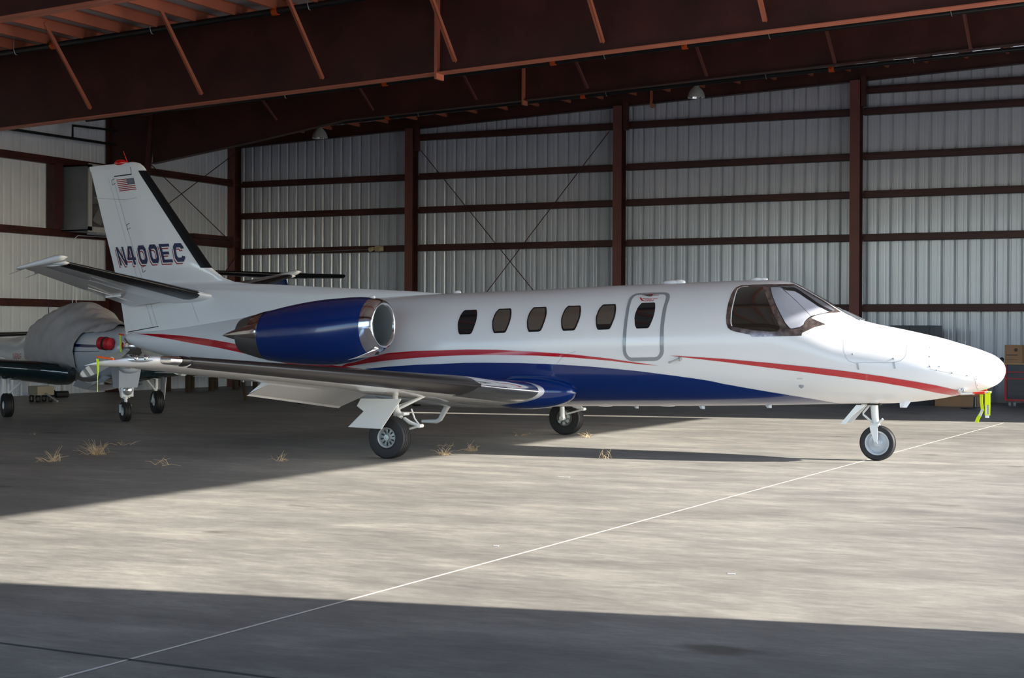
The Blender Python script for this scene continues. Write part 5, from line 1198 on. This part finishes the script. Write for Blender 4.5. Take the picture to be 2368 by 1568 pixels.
# ================================================================== things along the back wall
t = thing('tool_chest', 'black rolling tool chest with red trim and wooden top behind the nose', 'cabinet', (4.45, 16.3, 0))
MB().box(0, 1.9, .03, .62, .16, .93).build('body', M_CHEST, t)
for z0, z1 in [(.17,.33),(.35,.50),(.52,.60),(.64,.74),(.78,.90)]:
    d = MB().box(.06, 1.85, .005, .03, z0, z1).build('drawer', M_CHEST, t)
for z in (.61, .755):
    MB().box(.04, 1.87, -.012, .01, z, z+.025).build('drawer_pull', M_CHESTR, t)
b = MB(); b.box(0, .05, -.006, .02, .14, .93); b.box(.05, .62, -.006, .02, .13, .17); b.build('red_edge', M_CHESTR, t)
MB().box(.62, 1.9, -.006, .02, .13, .17).build('pale_edge', M_TAGW, t)
MB().box(-.16, 1.95, -.03, .65, .93, .965).build('wooden_top', M_WOOD, t)
for dx in (.10, .20, 1.7):
    MB().lathe([(-.02,.06),(.02,.06)], (dx, .12, .06), (1,0,0), 16).build('caster', M_RIM, t)
t = thing('cardboard_box', 'brown cardboard carton standing on the tool chest', 'box', (4.44, 16.36, .965))
MB().box(0, .37, 0, .34, 0, .40).build('carton', M_CARD, t)
b = MB(); b.lathe([(0,.04),(.002,.04),(.002,.0)], (.24,-.001,.29), (0,-1,0), 14); b.box(.03, .28, -.003, 0, .165, .185); b.box(.03, .28, -.003, 0, .075, .08)
b.build('printed_mark', M_CARDD, t)
tag(MB().box(4.32, 4.40, 16.42, 16.50, .965, 1.03).sphere((4.365,16.45,1.04), .05, 10, 6).build('work_lamp', M_CHEST, smooth=True), 'small dark work lamp beside the carton on the tool chest', 'lamp')
t = thing('flat_cardboard_carton', 'wide low brown cardboard carton on the floor under the nose', 'box', (3.04, 15.8, 0))
MB().box(0, 1.12, 0, .42, 0, .46).build('carton', M_CARD, t)
b = MB(); b.box(.1, 1.0, -.002, 0, .225, .23); b.build('printed_mark', M_CARDD, t)
t = thing('storage_cabinet', 'tall black storage cabinet against the back wall behind the nose', 'cabinet', (1.95, 16.15, 0))
MB().box(0, .90, 0, .9, 0, 1.79).build('body', M_CAB, t); 
MB().box(.90, 1.0, .02, .9, 0, 1.79).build('side_panel', M_CABS, t)
for dx in (.02, .46): MB().box(dx, dx+.42, -.02, 0, .05, 1.74).build('door', M_CAB, t)
tag(MB().lathe([(0,.30),(.02,.30),(.035,.26),(.04,.04),(.25,.03)], (4.05,15.0,0), (0,0,1), 28).build('round_base', M_CHEST, smooth=True, angle=30), 'low round black stand base on the floor beside the tool chest', 'stand')
tag(MB().box(5.05,5.3,16.75,17.0,0,.12).build('shop_rag', M_TAGW), 'pale bundle on the floor under the tool chest', 'rag')
t = thing('workbench', 'low wooden workbench in the far left corner seen under the jet wing', 'table', (-16.6, 13.6, 0))
MB().box(0, .8, 0, 3.2, .42, .52).build('bench_top', M_WOODD, t)
for x in (.03, .67):
    for y in (.05, 1.05, 2.1, 3.05): MB().box(x, x+.1, y, y+.1, 0, .42).build('leg', M_WOODD, t)
t = thing('tow_cart', 'cream tow cart on the floor at far left under the dark wing', 'cart', (-14.9, 7.2, 0), R(-20))
MB().box(-.22, .22, -.2, .2, .16, .36).build('body', M_CARTP, t)
MB().tube([(.2,0,.2),(.95,-.1,.05)], .02, 8).build('tow_bar', M_RIM, t)
for x in (-.15, .15):
    for y in (-.15, .15): MB().lathe([(-.03,.08),(.03,.08)], (x,y,.08), (0,1,0), 14).build('caster', M_TIRE, t)
t = thing('ground_power_cart', 'low pale cylinder cart on the floor behind the propeller airplane', 'cart', (-16.5, 9.4, 0), R(-25))
MB().tube([(-.5,0,.42),(.5,0,.42)], .11, 14).build('tank', M_CARTP, t, smooth=True)
for x in (-.4, .4):
    MB().lathe([(-.15,.08),(.15,.08)], (x,0,.08), (0,1,0), 14).build('roller', M_TIRE, t)
    MB().tube([(x,0,.08),(x,0,.34)], .025, 8).build('support', M_RIM, t)
tag(MB().bar((-11.5,3.6+6.6,.0),(-11.6,10.2,.42),.06,.05).build('equipment_stand', M_WOODD), 'small dark stand on the floor behind the propeller airplane', 'stand')

# ================================================================== straw tufts and floor scraps
random.seed(11)
TUF = [(-3.32,-5.13,.30,26,'spiky straw tuft nearest the left picture edge'),(-3.58,-4.03,.34,60,'dense round straw clump in the shade left of the main wheel'),(-4.41,-2.52,.26,8,'sparse straw wisps behind the dense clump'),(-1.85,-4.89,.34,9,'flat straw stalks lying left of the main wheel'),(-.93,-3.73,.22,12,'small straw tuft just left of the near main wheel'),(-7.03,-1.44,.20,5,'thin straw wisp near the propeller airplane wheels'),(.36,-1.90,.24,22,'straw tuft on the shadow edge right of the near main wheel'),(.33,-1.15,.24,24,'straw tuft on the shadow edge furthest right of the pair'),(.56,2.21,.22,18,'straw tuft beside the far main wheel'),(2.37,-1.34,.26,12,'thin straw tuft in the sun below the jet belly'),(-.36,-.52,.2,8,'faint straw wisps in the shade under the jet'),(-.47,2.09,.2,8,'faint straw stalks left of the far main wheel')]
for x, y, r_, n_, lab in TUF:
    b = MB()
    for k in range(n_):
        a = random.uniform(0, 2*PI); el = random.uniform(.05, 1.15) if n_ > 10 else random.uniform(.02, .6)
        L = .8*r_*random.uniform(.35, 1.0); o = Vector((random.uniform(-.3,.3)*r_, random.uniform(-.3,.3)*r_, .004))
        d = Vector((math.cos(a)*math.cos(el), math.sin(a)*math.cos(el), math.sin(el)))
        m_ = o+d*L*.5+Vector((0,0,.01)); e = o+d*L; e.z = max(.004, e.z-.02); m_.z = max(.004, m_.z)
        b.tube([o, m_, e], [.0026,.0022,.001], 4)
        if random.random() < .5:
            d2 = Vector((random.uniform(-1,1), random.uniform(-1,1), random.uniform(0,1))).normalized(); b.tube([m_, m_+d2*L*.3], [.0016,.001], 4)
    for i, p in enumerate(b.v): b.v[i] = (p[0]+x, p[1]+y, max(.001, p[2]))
    tag(b.build('straw_tuft', M_STRAW), lab, 'straw', 'straw tufts on the floor')
for k, (x, y, a, L, lab) in enumerate([(3.0,-4.0,.1,.14,'pale paper scrap in the sun right of the main wheel'),(-2.9,-12.6,.4,.10,'pale scrap on the shaded floor at lower left'),(6.9,-9.9,.2,.05,'pale chip on the sunlit floor at lower right'),(4.9,-9.4,.2,.04,'tiny pale chip on the sunlit floor left of the joint')]):
    d = Vector((math.cos(a), math.sin(a), 0)); e = Vector((-d.y, d.x, 0))*.011; c = Vector((x, y, 0))
    tag(MB().prism([c-d*L/2-e+Vector((0,0,.001)), c+d*L/2-e+Vector((0,0,.001)), c+d*L/2+e+Vector((0,0,.001)), c-d*L/2+e+Vector((0,0,.001))], (0,0,.003)).build('paper_scrap', M_TAGW), lab, 'scrap', 'pale scraps on the floor')
